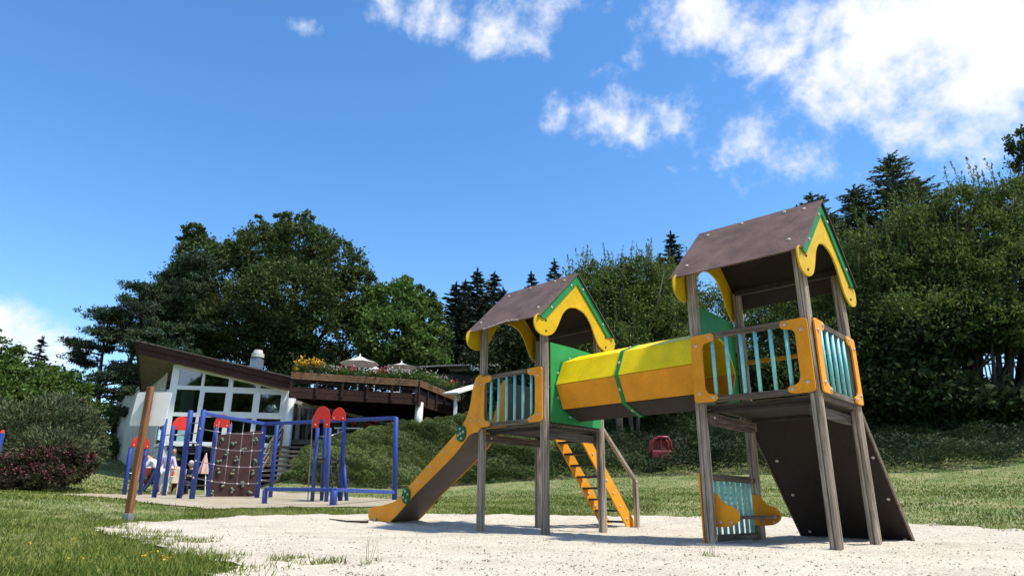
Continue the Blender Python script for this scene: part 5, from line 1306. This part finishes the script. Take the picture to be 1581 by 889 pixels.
# large dark broadleaf tree behind the window building
big = [bl3(290, 455, 46, 46, 52), bl3(305, 500, 46, 50, 50), bl3(350, 425, 47, 58, 58), bl3(405, 395, 47, 60, 50), bl3(460, 385, 46, 58, 50), bl3(510, 410, 46, 55, 50), bl3(545, 460, 46, 48, 55), bl3(440, 460, 44, 90, 60), bl3(350, 505, 45, 75, 50), bl3(500, 510, 45, 80, 50), bl3(420, 350, 48, 36, 24, .8), bl3(463, 345, 47, 30, 22, .8), bl3(410, 535, 46, 100, 30)]
broadleaf('broadleaf_tree', gb(430, 47), big, 110000, .235, LEAF['oak'], 'largest dark broad tree with a rounded crown behind the window building', r0=.55, sub=46, spread=.17)
broadleaf('broadleaf_tree', gb(300, 50), [bl3(308, 395, 52, 34, 30), bl3(300, 358, 52, 20, 14), bl3(290, 370, 52, 15, 10), bl3(285, 440, 52, 30, 45)], 12000, .27, LEAF['oak'], 'dark tree with a lopsided top poking out left of the largest tree', r0=.35)
for (px, Y, tops, n, lf, mt_, lb) in (
        (620, 44, [bl3(615, 470, 44, 42, 38), bl3(625, 440, 44, 16, 16), bl3(600, 520, 43, 55, 45), bl3(655, 500, 44, 30, 35), bl3(575, 480, 45, 30, 40), bl3(640, 545, 43, 50, 30)], 15000, .33, 'green', 'mid-green leafy tree right of the largest tree, above the parasols'),
        (652, 46, [bl3(650, 455, 46, 24, 14), bl3(662, 490, 46, 26, 30), bl3(668, 530, 46, 28, 35)], 5000, .30, 'oak', 'slender dark tree leaning over beside the spruces')):
    broadleaf('broadleaf_tree', gb(px, Y), tops, n, lf, LEAF[mt_], lb, r0=.28, sub=34, spread=.24)
# pines at left
for (px, Y, pyt, w, pads, lb, sd) in ((185, 42, 440, 2.9, 17, 'scots pine with flat tufts, left of the tallest pine', -.6), (222, 44, 396, 3.1, 20, 'tallest scots pine left of the broad tree', .4), (130, 43, 480, 2.7, 13, 'leftmost scots pine with outstretched low branches against the cloud', -1.2),
                                   (250, 47, 430, 2.7, 16, 'scots pine half hidden by the broad tree', .2), (158, 45, 455, 2.5, 14, 'slim scots pine behind the two left pines', -.2), (205, 40, 520, 2.4, 12, 'low scots pine behind the roof corner', .1)):
    b = gb(px, Y); H = at(px, pyt, Y).z-b.z; pine('pine_tree', b, H, LEAF['pine'], lb, 'scots pines behind the building', pads+5, .27, w*1.15, .26, sd, 900)
# spruces beyond the terrace
for (px, Y, pyt, rb, lb) in ((728, 58, 416, 3.2, 'tallest spruce beyond the terrace'), (757, 60, 420, 2.9, 'spruce just right of the tallest one'), (692, 56, 437, 3.3, 'leftmost spruce beside the leafy tree'), (708, 62, 432, 3.0, 'spruce between the leftmost and the tallest'), (742, 55, 455, 3.2, 'shorter spruce in front of the tallest'),
                          (772, 58, 446, 2.9, 'spruce left of the far tower roof'), (820, 66, 421, 2.8, 'small spruce tip above the far tower roof ridge'), (860, 66, 402, 2.6, 'small spruce tip right above the roof ridge'), (795, 62, 475, 3., 'spruce behind the far tower roof'),
                          (1064, 40, 360, 2.2, 'spruce tip left of the near tower roof'), (1043, 42, 395, 2.2, 'low spruce tip beside the feathery hedge')):
    b = gb(px, Y); H = at(px, pyt, Y).z-b.z; conifer('spruce_tree', b, H, rb*1.3, LEAF['fir'], lb, 'spruces on the skyline', tiers=40, leaf=.55 if Y > 50 else .42, start=.1, power=.72, fans=13, droop=.3, density=.9, ragged=.42)
# larch-like conifers above the right-hand trees
for (px, Y, pyt, rb, lb) in ((1320, 36, 300, 2.1, 'larch directly right of the near tower roof'), (1300, 37, 330, 1.8, 'smaller larch touching the near tower roof'), (1398, 35, 290, 2.2, 'larch between the first and the tall one'), (1472, 34, 240, 2.3, 'tallest larch above the light green trees'), (1512, 35, 276, 2.0, 'larch right of the tallest'), (1345, 38, 330, 2., 'low larch behind the light green shrubs')):
    b = gb(px, Y); H = at(px, pyt, Y).z-b.z; conifer('larch_tree', b, H, rb*2.0, LEAF['oak'], lb, 'larches above the right-hand trees', tiers=46, leaf=.27, start=.1, power=.6, fans=16, droop=-.3, ragged=.5, density=1.6)
broadleaf('broadleaf_tree', gb(1600, 27), [bl3(1580, 225, 27, 30, 28), bl3(1600, 255, 27, 40, 30), bl3(1610, 300, 27, 50, 40)], 5000, .20, LEAF['oak'], 'dark broadleaf tree at the far right edge of the sky', r0=.2, sub=30)


# right-hand willows and hazels: multi-stemmed, feathery tips, dark inside
def thicket(px, Y, lobes, n, label, m='willow', leaf=.17, shoots=26, stems=5, shade=True):
    b = gb(px, Y); root = broadleaf('multi_stem_tree', b, lobes, int(n*1.75), leaf, LEAF[m], label, group='trees on the bank at the right', bark=BARK, r0=.11, aspect=.42, stems=stems, up=.55, sub=30, spread=.27)
    cr = [c for c in root.children if c.name.startswith('crown')][0]
    C = []; D = []; mbs = MB()
    for k in range(shoots):
        lb_ = rnd.choice(lobes); c, r = Vector(lb_[0]), lb_[1]; a = rnd.uniform(0, 6.28); q = rnd.random()**.5
        s = c+Vector((math.cos(a)*r[0]*q, math.sin(a)*r[1]*q, r[2]*(.75-.4*q))); ln = rnd.uniform(.7, 1.7); dr = Vector((rnd.uniform(-.18, .18), rnd.uniform(-.15, .15), 1)).normalized()
        mbs.tube([s-dr*.5, s+dr*ln], [.014, .004], 4, caps=False)
        for i in range(int(34*ln)):
            t = rnd.random(); C.append(tuple(s+dr*ln*t+Vector((rnd.gauss(0, 1), rnd.gauss(0, 1), 0))*.10*(1.15-t))); D.append((rnd.uniform(-1, 1), rnd.uniform(-1, 1), .9))
    n2 = len(C)
    so_ = link('shoot_leaves', leafmesh('shoot_leaves', np.array(C), np.array(D), rng.uniform(.6, 1.1, n2)*leaf*.85, rng.uniform(.6, 1.1, n2)*leaf*.33, rng.uniform(.3, 1, n2), LEAF[m]), None, root)
    so_['kind'] = 'stuff'; mbs.build('shoots', BARK, root, kind='stuff')
    return root


thicket(905, 30, [bl3(905, 470, 30, 50, 60), bl3(880, 520, 30, 45, 60), bl3(925, 440, 30, 35, 40), bl3(900, 580, 30, 60, 40)], 9500, 'feathery shrub rising right behind the far tower roof', shoots=44)
thicket(960, 29, [bl3(960, 470, 29, 50, 55), bl3(985, 430, 29, 35, 40), bl3(950, 540, 28.5, 60, 50), bl3(975, 600, 28.5, 60, 40)], 11000, 'feathery tree with pale bare stems above the tunnel', shoots=60)
thicket(1030, 29.5, [bl3(1030, 460, 29.5, 45, 50), bl3(1000, 510, 29, 50, 55), bl3(1055, 520, 29, 50, 60), bl3(1030, 590, 28, 60, 45)], 10500, 'feathery tree left of the near tower, over the tunnel end', shoots=50)
thicket(945, 33, [bl3(930, 520, 33, 60, 70), bl3(990, 500, 33, 60, 70), bl3(1045, 500, 33, 50, 80), bl3(960, 450, 33.5, 60, 40), bl3(1030, 440, 33.5, 50, 40)], 12000, 'denser tree filling the gap behind the feathery trees', shoots=30)
thicket(1120, 31, [bl3(1110, 500, 31, 60, 60), bl3(1170, 470, 31, 60, 55), bl3(1140, 580, 29, 70, 45)], 9000, 'leafy tree seen through the near tower under its roof', shoots=20)
thicket(1215, 30, [bl3(1215, 500, 30, 55, 60), bl3(1260, 450, 31, 50, 60), bl3(1220, 590, 28, 70, 45)], 8000, 'dark leafy tree behind the near tower railing', shoots=12)
thicket(1345, 27.5, [bl3(1340, 400, 27.5, 55, 45), bl3(1310, 450, 28, 50, 60), bl3(1370, 470, 27, 60, 55), bl3(1340, 540, 26.5, 70, 50)], 13000, 'light green tree right beside the near tower', 'willow', shoots=46)
thicket(1420, 26.5, [bl3(1415, 360, 26.5, 55, 45), bl3(1450, 410, 26, 60, 60), bl3(1390, 430, 26.5, 55, 55), bl3(1430, 500, 25.5, 75, 55)], 14000, 'light green tree with arching tips in the middle of the right bank', 'willow', shoots=50)
thicket(1500, 26, [bl3(1490, 325, 26, 50, 42), bl3(1525, 370, 25.5, 60, 55), bl3(1480, 420, 25.5, 60, 60), bl3(1510, 490, 25, 75, 50)], 14500, 'light green tree below the tallest larch', 'willow', shoots=46)
thicket(1590, 25, [bl3(1570, 320, 25.5, 50, 50), bl3(1600, 370, 25, 60, 60), bl3(1565, 430, 24.5, 60, 60), bl3(1600, 500, 24, 60, 45)], 12000, 'light green tree at the right edge', 'willow', shoots=30)
thicket(1690, 24, [bl3(1680, 360, 25, 70, 80), bl3(1690, 460, 24, 80, 80), bl3(1700, 560, 23, 70, 60)], 6500, 'light green tree just outside the right edge', 'willow', shoots=10)
# understorey closing the view under the crowns, its shade put into the leaf colour
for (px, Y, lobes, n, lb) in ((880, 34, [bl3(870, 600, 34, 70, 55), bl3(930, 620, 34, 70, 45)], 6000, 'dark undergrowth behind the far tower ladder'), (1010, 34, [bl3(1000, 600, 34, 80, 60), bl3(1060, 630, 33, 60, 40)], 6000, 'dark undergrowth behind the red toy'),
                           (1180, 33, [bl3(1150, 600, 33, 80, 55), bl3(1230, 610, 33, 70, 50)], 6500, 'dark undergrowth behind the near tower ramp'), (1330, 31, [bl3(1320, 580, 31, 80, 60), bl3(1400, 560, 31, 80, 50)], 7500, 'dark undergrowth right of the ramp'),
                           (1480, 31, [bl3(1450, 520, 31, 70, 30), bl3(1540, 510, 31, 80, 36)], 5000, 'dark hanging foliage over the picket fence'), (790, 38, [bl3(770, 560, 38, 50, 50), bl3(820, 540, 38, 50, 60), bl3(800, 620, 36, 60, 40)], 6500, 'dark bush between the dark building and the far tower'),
                           (1345, 26.5, [bl3(1330, 545, 26.2, 50, 55), bl3(1375, 550, 26, 55, 55), bl3(1350, 610, 25.8, 70, 38)], 9500, 'dense bush coloured as shade under the light tree beside the near tower'), (1440, 25.5, [bl3(1420, 540, 25.2, 55, 50), bl3(1465, 520, 25, 55, 35), bl3(1430, 610, 25, 75, 38)], 9500, 'dense bush coloured as shade in the middle under the light trees'),
                           (1545, 24.8, [bl3(1520, 500, 25, 60, 32), bl3(1580, 500, 24.6, 60, 34), bl3(1540, 630, 24.2, 85, 30)], 8500, 'dense bush coloured as shade at the right under the light trees'), (1195, 28.5, [bl3(1160, 590, 28.3, 60, 45), bl3(1230, 580, 28, 60, 55)], 7000, 'dense bush coloured as shade seen between the near tower legs'), (1000, 29.5, [bl3(960, 610, 29.6, 60, 40), bl3(1030, 610, 29.5, 60, 45), bl3(900, 600, 30, 50, 40)], 8000, 'dense bush coloured as shade behind the pale bare stems'),
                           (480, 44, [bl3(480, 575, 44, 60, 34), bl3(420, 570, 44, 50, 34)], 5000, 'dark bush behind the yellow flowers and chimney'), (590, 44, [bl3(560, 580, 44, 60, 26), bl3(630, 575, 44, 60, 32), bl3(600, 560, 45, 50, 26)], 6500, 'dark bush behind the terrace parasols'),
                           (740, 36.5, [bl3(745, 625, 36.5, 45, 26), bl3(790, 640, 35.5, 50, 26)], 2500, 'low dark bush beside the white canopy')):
    broadleaf('shaded_bush', gb(px, Y), lobes, int(n*1.6), .26, LEAF['shade'], lb, 'bush', 'dark bushes under the trees', r0=.1, stems=3, sub=30)
# bare stems under the crowns, right side
for (px, Y, lb) in ((1540, 26.5, 'pair of dark leaning trunks before the picket fence'), (962, 27.2, 'pale bare multi-stemmed trunk left of the red toy'), (985, 27.4, 'pale bare trunk with forked stems nearest the red toy')):
    b = gb(px, Y); mb = MB()
    for k in range(3 if px < 1000 else 3):
        tx = rnd.uniform(-.9, .9) if px < 1000 else (-.4, 1.3, 2.2)[k]; t = b+Vector((tx, .3, rnd.uniform(3.6, 4.4) if px < 1000 else 5.5)); m_ = b.lerp(t, .45)+Vector((-tx*.15, 0, .2))
        r_ = .085 if px < 1000 else .15
        mb.tube([b+Vector((tx*.1, 0, -.3)), b.lerp(m_, .5)+Vector((rnd.uniform(-.06, .06), 0, 0)), m_, t], [r_*1.1, r_, r_*.8, r_*.35], 7)
    top_level(mb, 'bare_trunk', BARK if px < 1000 else BARKD, lb, 'tree trunk', smooth=True)
# left side: light trees, grey-green bush, flowering hedge
for (px, Y, lobes, n, mt_, lb) in ((10, 33, [bl3(5, 560, 33, 30, 30), bl3(30, 590, 32, 45, 35), bl3(0, 620, 31, 45, 35)], 8000, 'green', 'light green tree at the left edge under the white cloud'), (75, 34, [bl3(75, 590, 34, 40, 26), bl3(100, 600, 34, 36, 24), bl3(60, 620, 33, 50, 30), bl3(110, 640, 33, 45, 30)], 9000, 'green', 'light green tree above the grey-green bush'),
                               (150, 42, [bl3(150, 650, 42, 40, 26), bl3(178, 640, 44, 26, 24), bl3(140, 690, 40, 40, 20), bl3(165, 675, 43, 30, 22)], 6500, 'green', 'green hedge shrub beside the white side wall'), (-60, 32, [bl3(-50, 560, 32, 60, 60), bl3(-40, 640, 31, 60, 60)], 4000, 'green', 'green tree just outside the left edge')):
    broadleaf('broadleaf_tree', gb(px, Y), lobes, n, .21, LEAF[mt_], lb, r0=.14, sub=30, spread=.25)
conifer('spruce_tree', gb(8, 40), at(8, 520, 40).z-gb(8, 40).z, 2.0, LEAF['fir'], 'dark conifer tip at the left edge before the cloud', None, tiers=22, leaf=.35)
def bush(name, px, Y, lobes, n, leaf, m, label, aspect=.3, group=None, arch_=.6, blossom=None, sub=24):
    b = gb(px, Y); root = thing(name, b, label, 'bush', group); P, T, O = crown_points(lobes, n, sub, .2)
    keep = P[:, 2] > hgt(P[:, :2])-.05; P, T, O = P[keep], T[keep], O[keep]
    D = unit(len(P))*.8+O*.9+np.array([0, -.1, arch_*.5]); link('foliage', leafmesh('foliage', P, D, rng.uniform(.6, 1.4, len(P))*leaf, rng.uniform(.6, 1.3, len(P))*leaf*aspect, T, m), None, root)
    mb = MB(); limbs(mb, b, [l[0] for l in lobes], .06); mb.build('stems', BARKD, root)
    if blossom is not None:
        bm_, nf, sel = blossom; u = unit(nf*3); C = []
        for (c, r, _) in lobes:
            u = unit(nf); u = u[(u[:, 2] > .35) & (u[:, 1] < .5)]; C.append(np.array(c)+u*np.array(r)*1.05)
        C = np.concatenate(C); C = np.repeat(C, 5, 0)+rng.normal(size=(len(C)*5, 3))*.04
        link('blossom', leafmesh('blossom', C, unit(len(C)), np.full(len(C), .06), np.full(len(C), .045), rng.uniform(0, 1, len(C)), bm_), None, root)
    return root


bush('juniper_bush', 75, 22, [bl3(75, 655, 22, 55, 42), bl3(30, 670, 21.5, 55, 45), bl3(120, 665, 22, 36, 40), bl3(0, 690, 21, 50, 40), bl3(80, 700, 20.8, 62, 36), bl3(-30, 660, 22, 50, 50), bl3(95, 630, 23, 36, 22), bl3(135, 695, 22, 28, 30)], 42000, .15, LEAF['juniper'], 'large grey-green arching bush at the left behind the grass', .26, sub=30)
bush('flowering_hedge', 45, 19.6, [bl3(15, 728, 19.4, 36, 24), bl3(55, 718, 19.8, 36, 24), bl3(95, 712, 20.3, 30, 24), bl3(-25, 735, 19.2, 36, 24), bl3(70, 735, 19.6, 40, 18), bl3(120, 720, 20.8, 24, 24), bl3(30, 740, 19.2, 40, 16)], 24000, .085, LEAF['spirea'], 'low purple-leaved hedge with dusky pink blossom under the grey-green bush', .5, blossom=(PINKF, 130, 0))

# ------------------------------------------------------------------ ground cover on the bank (nobody could count it)
def scatter_cover(name, polys, n, label, m, leaf=.16, hgt0=.45, aspect=.22):
    lo = np.min([np.min(p, 0) for p in polys], 0); hi = np.max([np.max(p, 0) for p in polys], 0); pts = []; tot = 0
    while tot < n:
        q = rng.uniform(lo, hi, (n, 2)); ok = np.zeros(len(q), bool)
        for p in polys: ok |= pip(q, p)
        q = q[ok]; pts.append(q); tot += len(q)
    P = np.concatenate(pts)[:n]
    # humps of arching shrubs
    hx = P[:, 0]; hy = P[:, 1]
    hump = .5+.5*np.sin(hx*2.3+1.7*np.sin(hy*1.9))*np.sin(hy*2.7+1.3*np.sin(hx*1.4)); hump = hump*.6+.4*np.abs(np.sin(hx*5.1+hy*3.3))
    z = hgt(P)+rng.uniform(.15, 1.0, n)**.6*(hgt0*(.35+hump))
    C = np.column_stack([P, z]); ang = np.sin(hx*1.7+hy*2.1)*2+rng.normal(size=n)*.9
    D = np.column_stack([np.cos(ang), np.sin(ang)-.5, rng.uniform(.0, 1.1, n)]); tone = np.clip(hump*.55+.35*np.sin(hx*.9+np.sin(hy*.7)*2)+rng.uniform(-.2, .5, n), 0, 1)
    me = leafmesh(name, C, D, rng.uniform(.6, 1.5, n)*leaf, rng.uniform(.6, 1.3, n)*leaf*aspect, tone, m, .5); o = link(name, me); return tag(o, label, 'shrubs', None, 'stuff')


cv1 = [tuple(at(*p))[:2] for p in [(445, 700, 25.2), (520, 700, 24.2), (620, 700, 24.0), (760, 700, 23.9), (860, 700, 23.8), (880, 640, 34), (720, 640, 34), (655, 640, 32.5), (560, 640, 32), (520, 640, 31.2), (488, 640, 30.6), (462, 640, 29.6), (440, 640, 27.8)]]
scatter_cover('shrub_bank', [cv1], 190000, 'dense green arching ground-cover shrubs on the bank under the terrace', LEAF['cover'], .125, .42, .24)
cv2 = [tuple(at(*p))[:2] for p in [(850, 700, 23.8), (1000, 700, 23.2), (1200, 700, 22.2), (1450, 700, 20.8), (1640, 700, 20.2), (1900, 700, 19.5), (1900, 700, 30), (1560, 700, 31), (1200, 700, 33), (880, 700, 34)]]
scatter_cover('shrub_bank', [cv2], 190000, 'green shrub belt coloured as shaded at the foot of the trees behind the lawn', LEAF['cover_shade'], .15, .65, .26)


# ------------------------------------------------------------------ grass
def grass(name, n, label, r0, r1, a0, a1, hgt_, wid, excl, incl=None, lean=.5, tonef=None, patch=.0, clump=False):
    r = np.exp(rng.uniform(np.log(r0), np.log(r1), n)) if not clump else rng.uniform(r0**.5, r1**.5, n)**2
    th = rng.uniform(R_(a0), R_(a1), n); P = np.column_stack([r*np.sin(th), r*np.cos(th)]); ok = np.ones(n, bool)
    for e in excl: ok &= ~pip(P, e)
    P = P[ok]; r = r[ok]
    if incl is not None: k = np.zeros(len(P), bool); k |= pip(P, incl); P = P[k]; r = r[k]
    big_ = np.sin(P[:, 0]*1.3+2*np.sin(P[:, 1]*.8))*np.sin(P[:, 1]*1.7+P[:, 0]*.6); f = .5+.5*big_
    fine = .5+.5*np.sin(P[:, 0]*9+np.sin(P[:, 1]*7)*2)*np.sin(P[:, 1]*11)
    kk = rng.random(len(P)) < (1-patch)+patch*(f*.6+fine*.4); P = P[kk]; r = r[kk]; f = f[kk]; fine = fine[kk]; n = len(P)
    sc = np.maximum(1, r/7.)**.5; L = hgt_*rng.uniform(.45, 1.4, n)*(.6+.7*f)*(.7+.5*fine); w = wid*sc*rng.uniform(.6, 1.3, n)
    D = np.column_stack([rng.normal(size=n)*lean, rng.normal(size=n)*lean, np.ones(n)]); D /= np.linalg.norm(D, axis=1)[:, None]
    C = np.column_stack([P, hgt(P)])+D*(L*.42)[:, None]
    tone = np.clip((.1+.5*(1-f)+rng.uniform(-.25, .45, n)), 0, 1)
    o = link(name, leafmesh(name, C, D, L, w, tone, BLADE, .6)); return tag(o, label, 'grass', None, 'stuff')


trod = [tuple(at(*p))[:2] for p in [(70, 762, 17.0), (640, 770, 21.5), (665, 776, 17), (560, 783, 15.2), (400, 786, 15.0), (300, 789, 14.6), (180, 774, 16.0), (110, 769, 16.2)]]
grass('meadow_grass', 150000, 'rough tufted grass with dry patches on the left bank of the sand', 2.4, 17, -60, -14, .07, .0072, [sand_poly, trod], patch=.55, lean=.75)
grass('meadow_grass', 26000, 'thin grass verge between the sand and the blue climbing frames', 10.5, 17.5, -24, 12, .07, .010, [sand_poly, trod], patch=.7)
grass('lawn_grass', 120000, 'mown lawn between the sand and the shrub belt', 9, 27, -25, 52, .05, .012, [sand_poly, pad_poly], patch=.15, clump=True)
grass('lawn_grass', 34000, 'green slope of grass beside the white side wall', 17, 46, -46, -25, .06, .018, [pad_poly], patch=.1)
# stray tufts creeping into the sand
def tufts(name, spots, label, h=.07):
    C = []; D = []; L = []
    for (x, y, s, k) in spots:
        z = hz(x, y)
        for i in range(k):
            a = rnd.uniform(0, 6.28); q = rnd.random()**.6*s; d = Vector((rnd.gauss(0, .6), rnd.gauss(0, .6), 1)).normalized(); l = h*rnd.uniform(.4, 1.3); C.append(tuple(Vector((x+math.cos(a)*q*1.6, y+math.sin(a)*q, z+.03))+d*l*.45)); D.append(tuple(d)); L.append(l)
    L = np.array(L); o = link(name, leafmesh(name, np.array(C), np.array(D), L, np.full(len(L), .006)*rng.uniform(.6, 1.5, len(L)), rng.uniform(0, .8, len(L)), BLADE, .6)); return tag(o, label, 'grass', None, 'stuff')


sp = []
for (px, py, s, k) in ((248, 835, .16, 160), (235, 828, .22, 170), (300, 845, .14, 120), (290, 842, .12, 100), (190, 822, .18, 120), (330, 838, .05, 24), (310, 880, .15, 200), (280, 872, .2, 200), (215, 850, .2, 200), (450, 874, .10, 90), (435, 878, .08, 60), (495, 882, .10, 80), (515, 880, .07, 50), (370, 868, .04, 20), (330, 868, .12, 60), (1097, 868, .05, 24), (565, 884, .03, 14), (580, 879, .03, 14)):
    h_ = hit(px, py)
    if h_: sp.append((h_[0], h_[1], s, k))
for k in range(260):   # ragged fringe along the sand's far and left edge
    i = rnd.randrange(len(sand_poly)); x, y = sand_poly[i]
    if y > 3.5 and x < 12: sp.append((x+rnd.uniform(-.12, .12), y+rnd.uniform(-.15, .2), rnd.uniform(.05, .16), 46))
for k in range(330):
    q = (rnd.uniform(-8, -.9), rnd.uniform(3.0, 12)); 
    if abs(q[0]) < q[1]*.85 and not pip(np.array([q]), sand_poly)[0]: sp.append((q[0], q[1], rnd.uniform(.05, .14), 50))
tufts('grass_tuft', sp, 'stray grass tufts creeping over the edge of the sand')
# dandelion-like yellow flowers and daisies in the grass
def specks(name, n, label, m, fn, size, hh):
    C = []
    for i in range(n):
        p = fn()
        if p is None: continue
        z = hz(*p)+hh
        for k in range(5): C.append((p[0]+rnd.gauss(0, size*.4), p[1]+rnd.gauss(0, size*.4), z+rnd.gauss(0, size*.25)))
    C = np.array(C); n2 = len(C); D = unit(n2); D[:, 2] *= .3; o = link(name, leafmesh(name, C, D, np.full(n2, size), np.full(n2, size*.7), rng.uniform(0, 1, n2), m)); return tag(o, label, 'flowers', None, 'stuff')


specks('yellow_flowers', 16, 'small yellow flowers in the grass at the near left', YELF, lambda: hit(rnd.uniform(210, 335), rnd.uniform(868, 886)) if rnd.random() < .7 else hit(rnd.uniform(20, 280), rnd.uniform(840, 886)), .016, .07)
specks('white_clover', 90, 'tiny white clover heads dotted over the lawn', WHTF, lambda: (lambda q: q if q and not pip(np.array([q]), sand_poly)[0] else None)(hit(rnd.choice((rnd.uniform(640, 1580), rnd.uniform(90, 180))), rnd.uniform(735, 800))), .022, .035)
# pebbles and bits of bark on the sand
def litter():
    vs = []; fs = []
    n = 7500
    r = np.exp(rng.uniform(np.log(2.5), np.log(13), n)); th = rng.uniform(R_(-30), R_(45), n); P = np.column_stack([r*np.sin(th), r*np.cos(th)]); P = P[pip(P, sand_poly)]; Zs = hgt(P)+.046
    for (x, y), z in zip(P, Zs):
        s = rnd.uniform(.002, .0052)*(1+.06*y); b = len(vs); a = rnd.uniform(0, 6.28); e = rnd.uniform(1, 2.8)
        for k in range(4): q = a+k*math.pi/2; w = s*(e if k % 2 == 0 else 1); vs.append((x+math.cos(q)*w, y+math.sin(q)*w, z-.004))
        vs.append((x, y, z+s*.7)); fs += [(b, b+1, b+4), (b+1, b+2, b+4), (b+2, b+3, b+4), (b+3, b, b+4)]
    me = bpy.data.meshes.new('sand_litter'); me.from_pydata(vs, [], fs); me.materials.append(mat('litter_brown', (.34, .28, .21), .9, .3, 3, col2=(.08, .06, .045), ramp=(.4, .6))); o = link('sand_litter', me); tag(o, 'scattered grit and bark bits on the sand', 'grit', None, 'stuff')


litter()
# dry grass stalks at the near sand edge
for (px, py, lb) in ((1097, 866, 'thin dry grass stalks standing in the sand below the bench'), (575, 884, 'small dry grass stalks at the bottom edge of the sand')):
    h_ = hit(px, py); z = hz(*h_); mb = MB()
    for k in range(6): d = Vector((rnd.uniform(-.3, .3), rnd.uniform(-.2, .2), 1)).normalized(); b = Vector((h_[0]+rnd.uniform(-.05, .05), h_[1]+rnd.uniform(-.05, .05), z)); mb.tube([b, b+d*rnd.uniform(.07, .17)+Vector((0, 0, .01)), b+d*.2+Vector((rnd.uniform(-.03, .03), 0, 0))], [.0022, .0016, .001], 4)
    top_level(mb, 'dry_stalks', mat('dry_straw', (.34, .30, .18), .8), lb, 'grass stalks')

# ------------------------------------------------------------------ trees behind the photographer (they show in the windows)
src = [o for o in COL.objects if o.name.startswith('broadleaf_tree') and not o.parent]
def copy_tree(o, loc, s, rot, label, group):
    r = o.copy(); COL.objects.link(r); r.location = loc; r.scale = (s, s, s); r.rotation_euler = (0, 0, rot); r['label'] = label; r['group'] = group
    for c in list(o.children):
        d = c.copy(); COL.objects.link(d); d.parent = r; d.matrix_parent_inverse = c.matrix_parent_inverse
    return r


s0_ = [o for o in src if 'mid-green leafy' in o['label']][0]
for k in range(22):
    x = -66+k*5.6; y = -24-5*math.sin(k*1.9)-(k % 2)*5; copy_tree(s0_, (x, y, hz(x, y)-1.2), 1.5+.15*math.sin(k*2.3), k*1.3, 'green leafy tree in the row behind the photographer', 'trees behind the photographer')
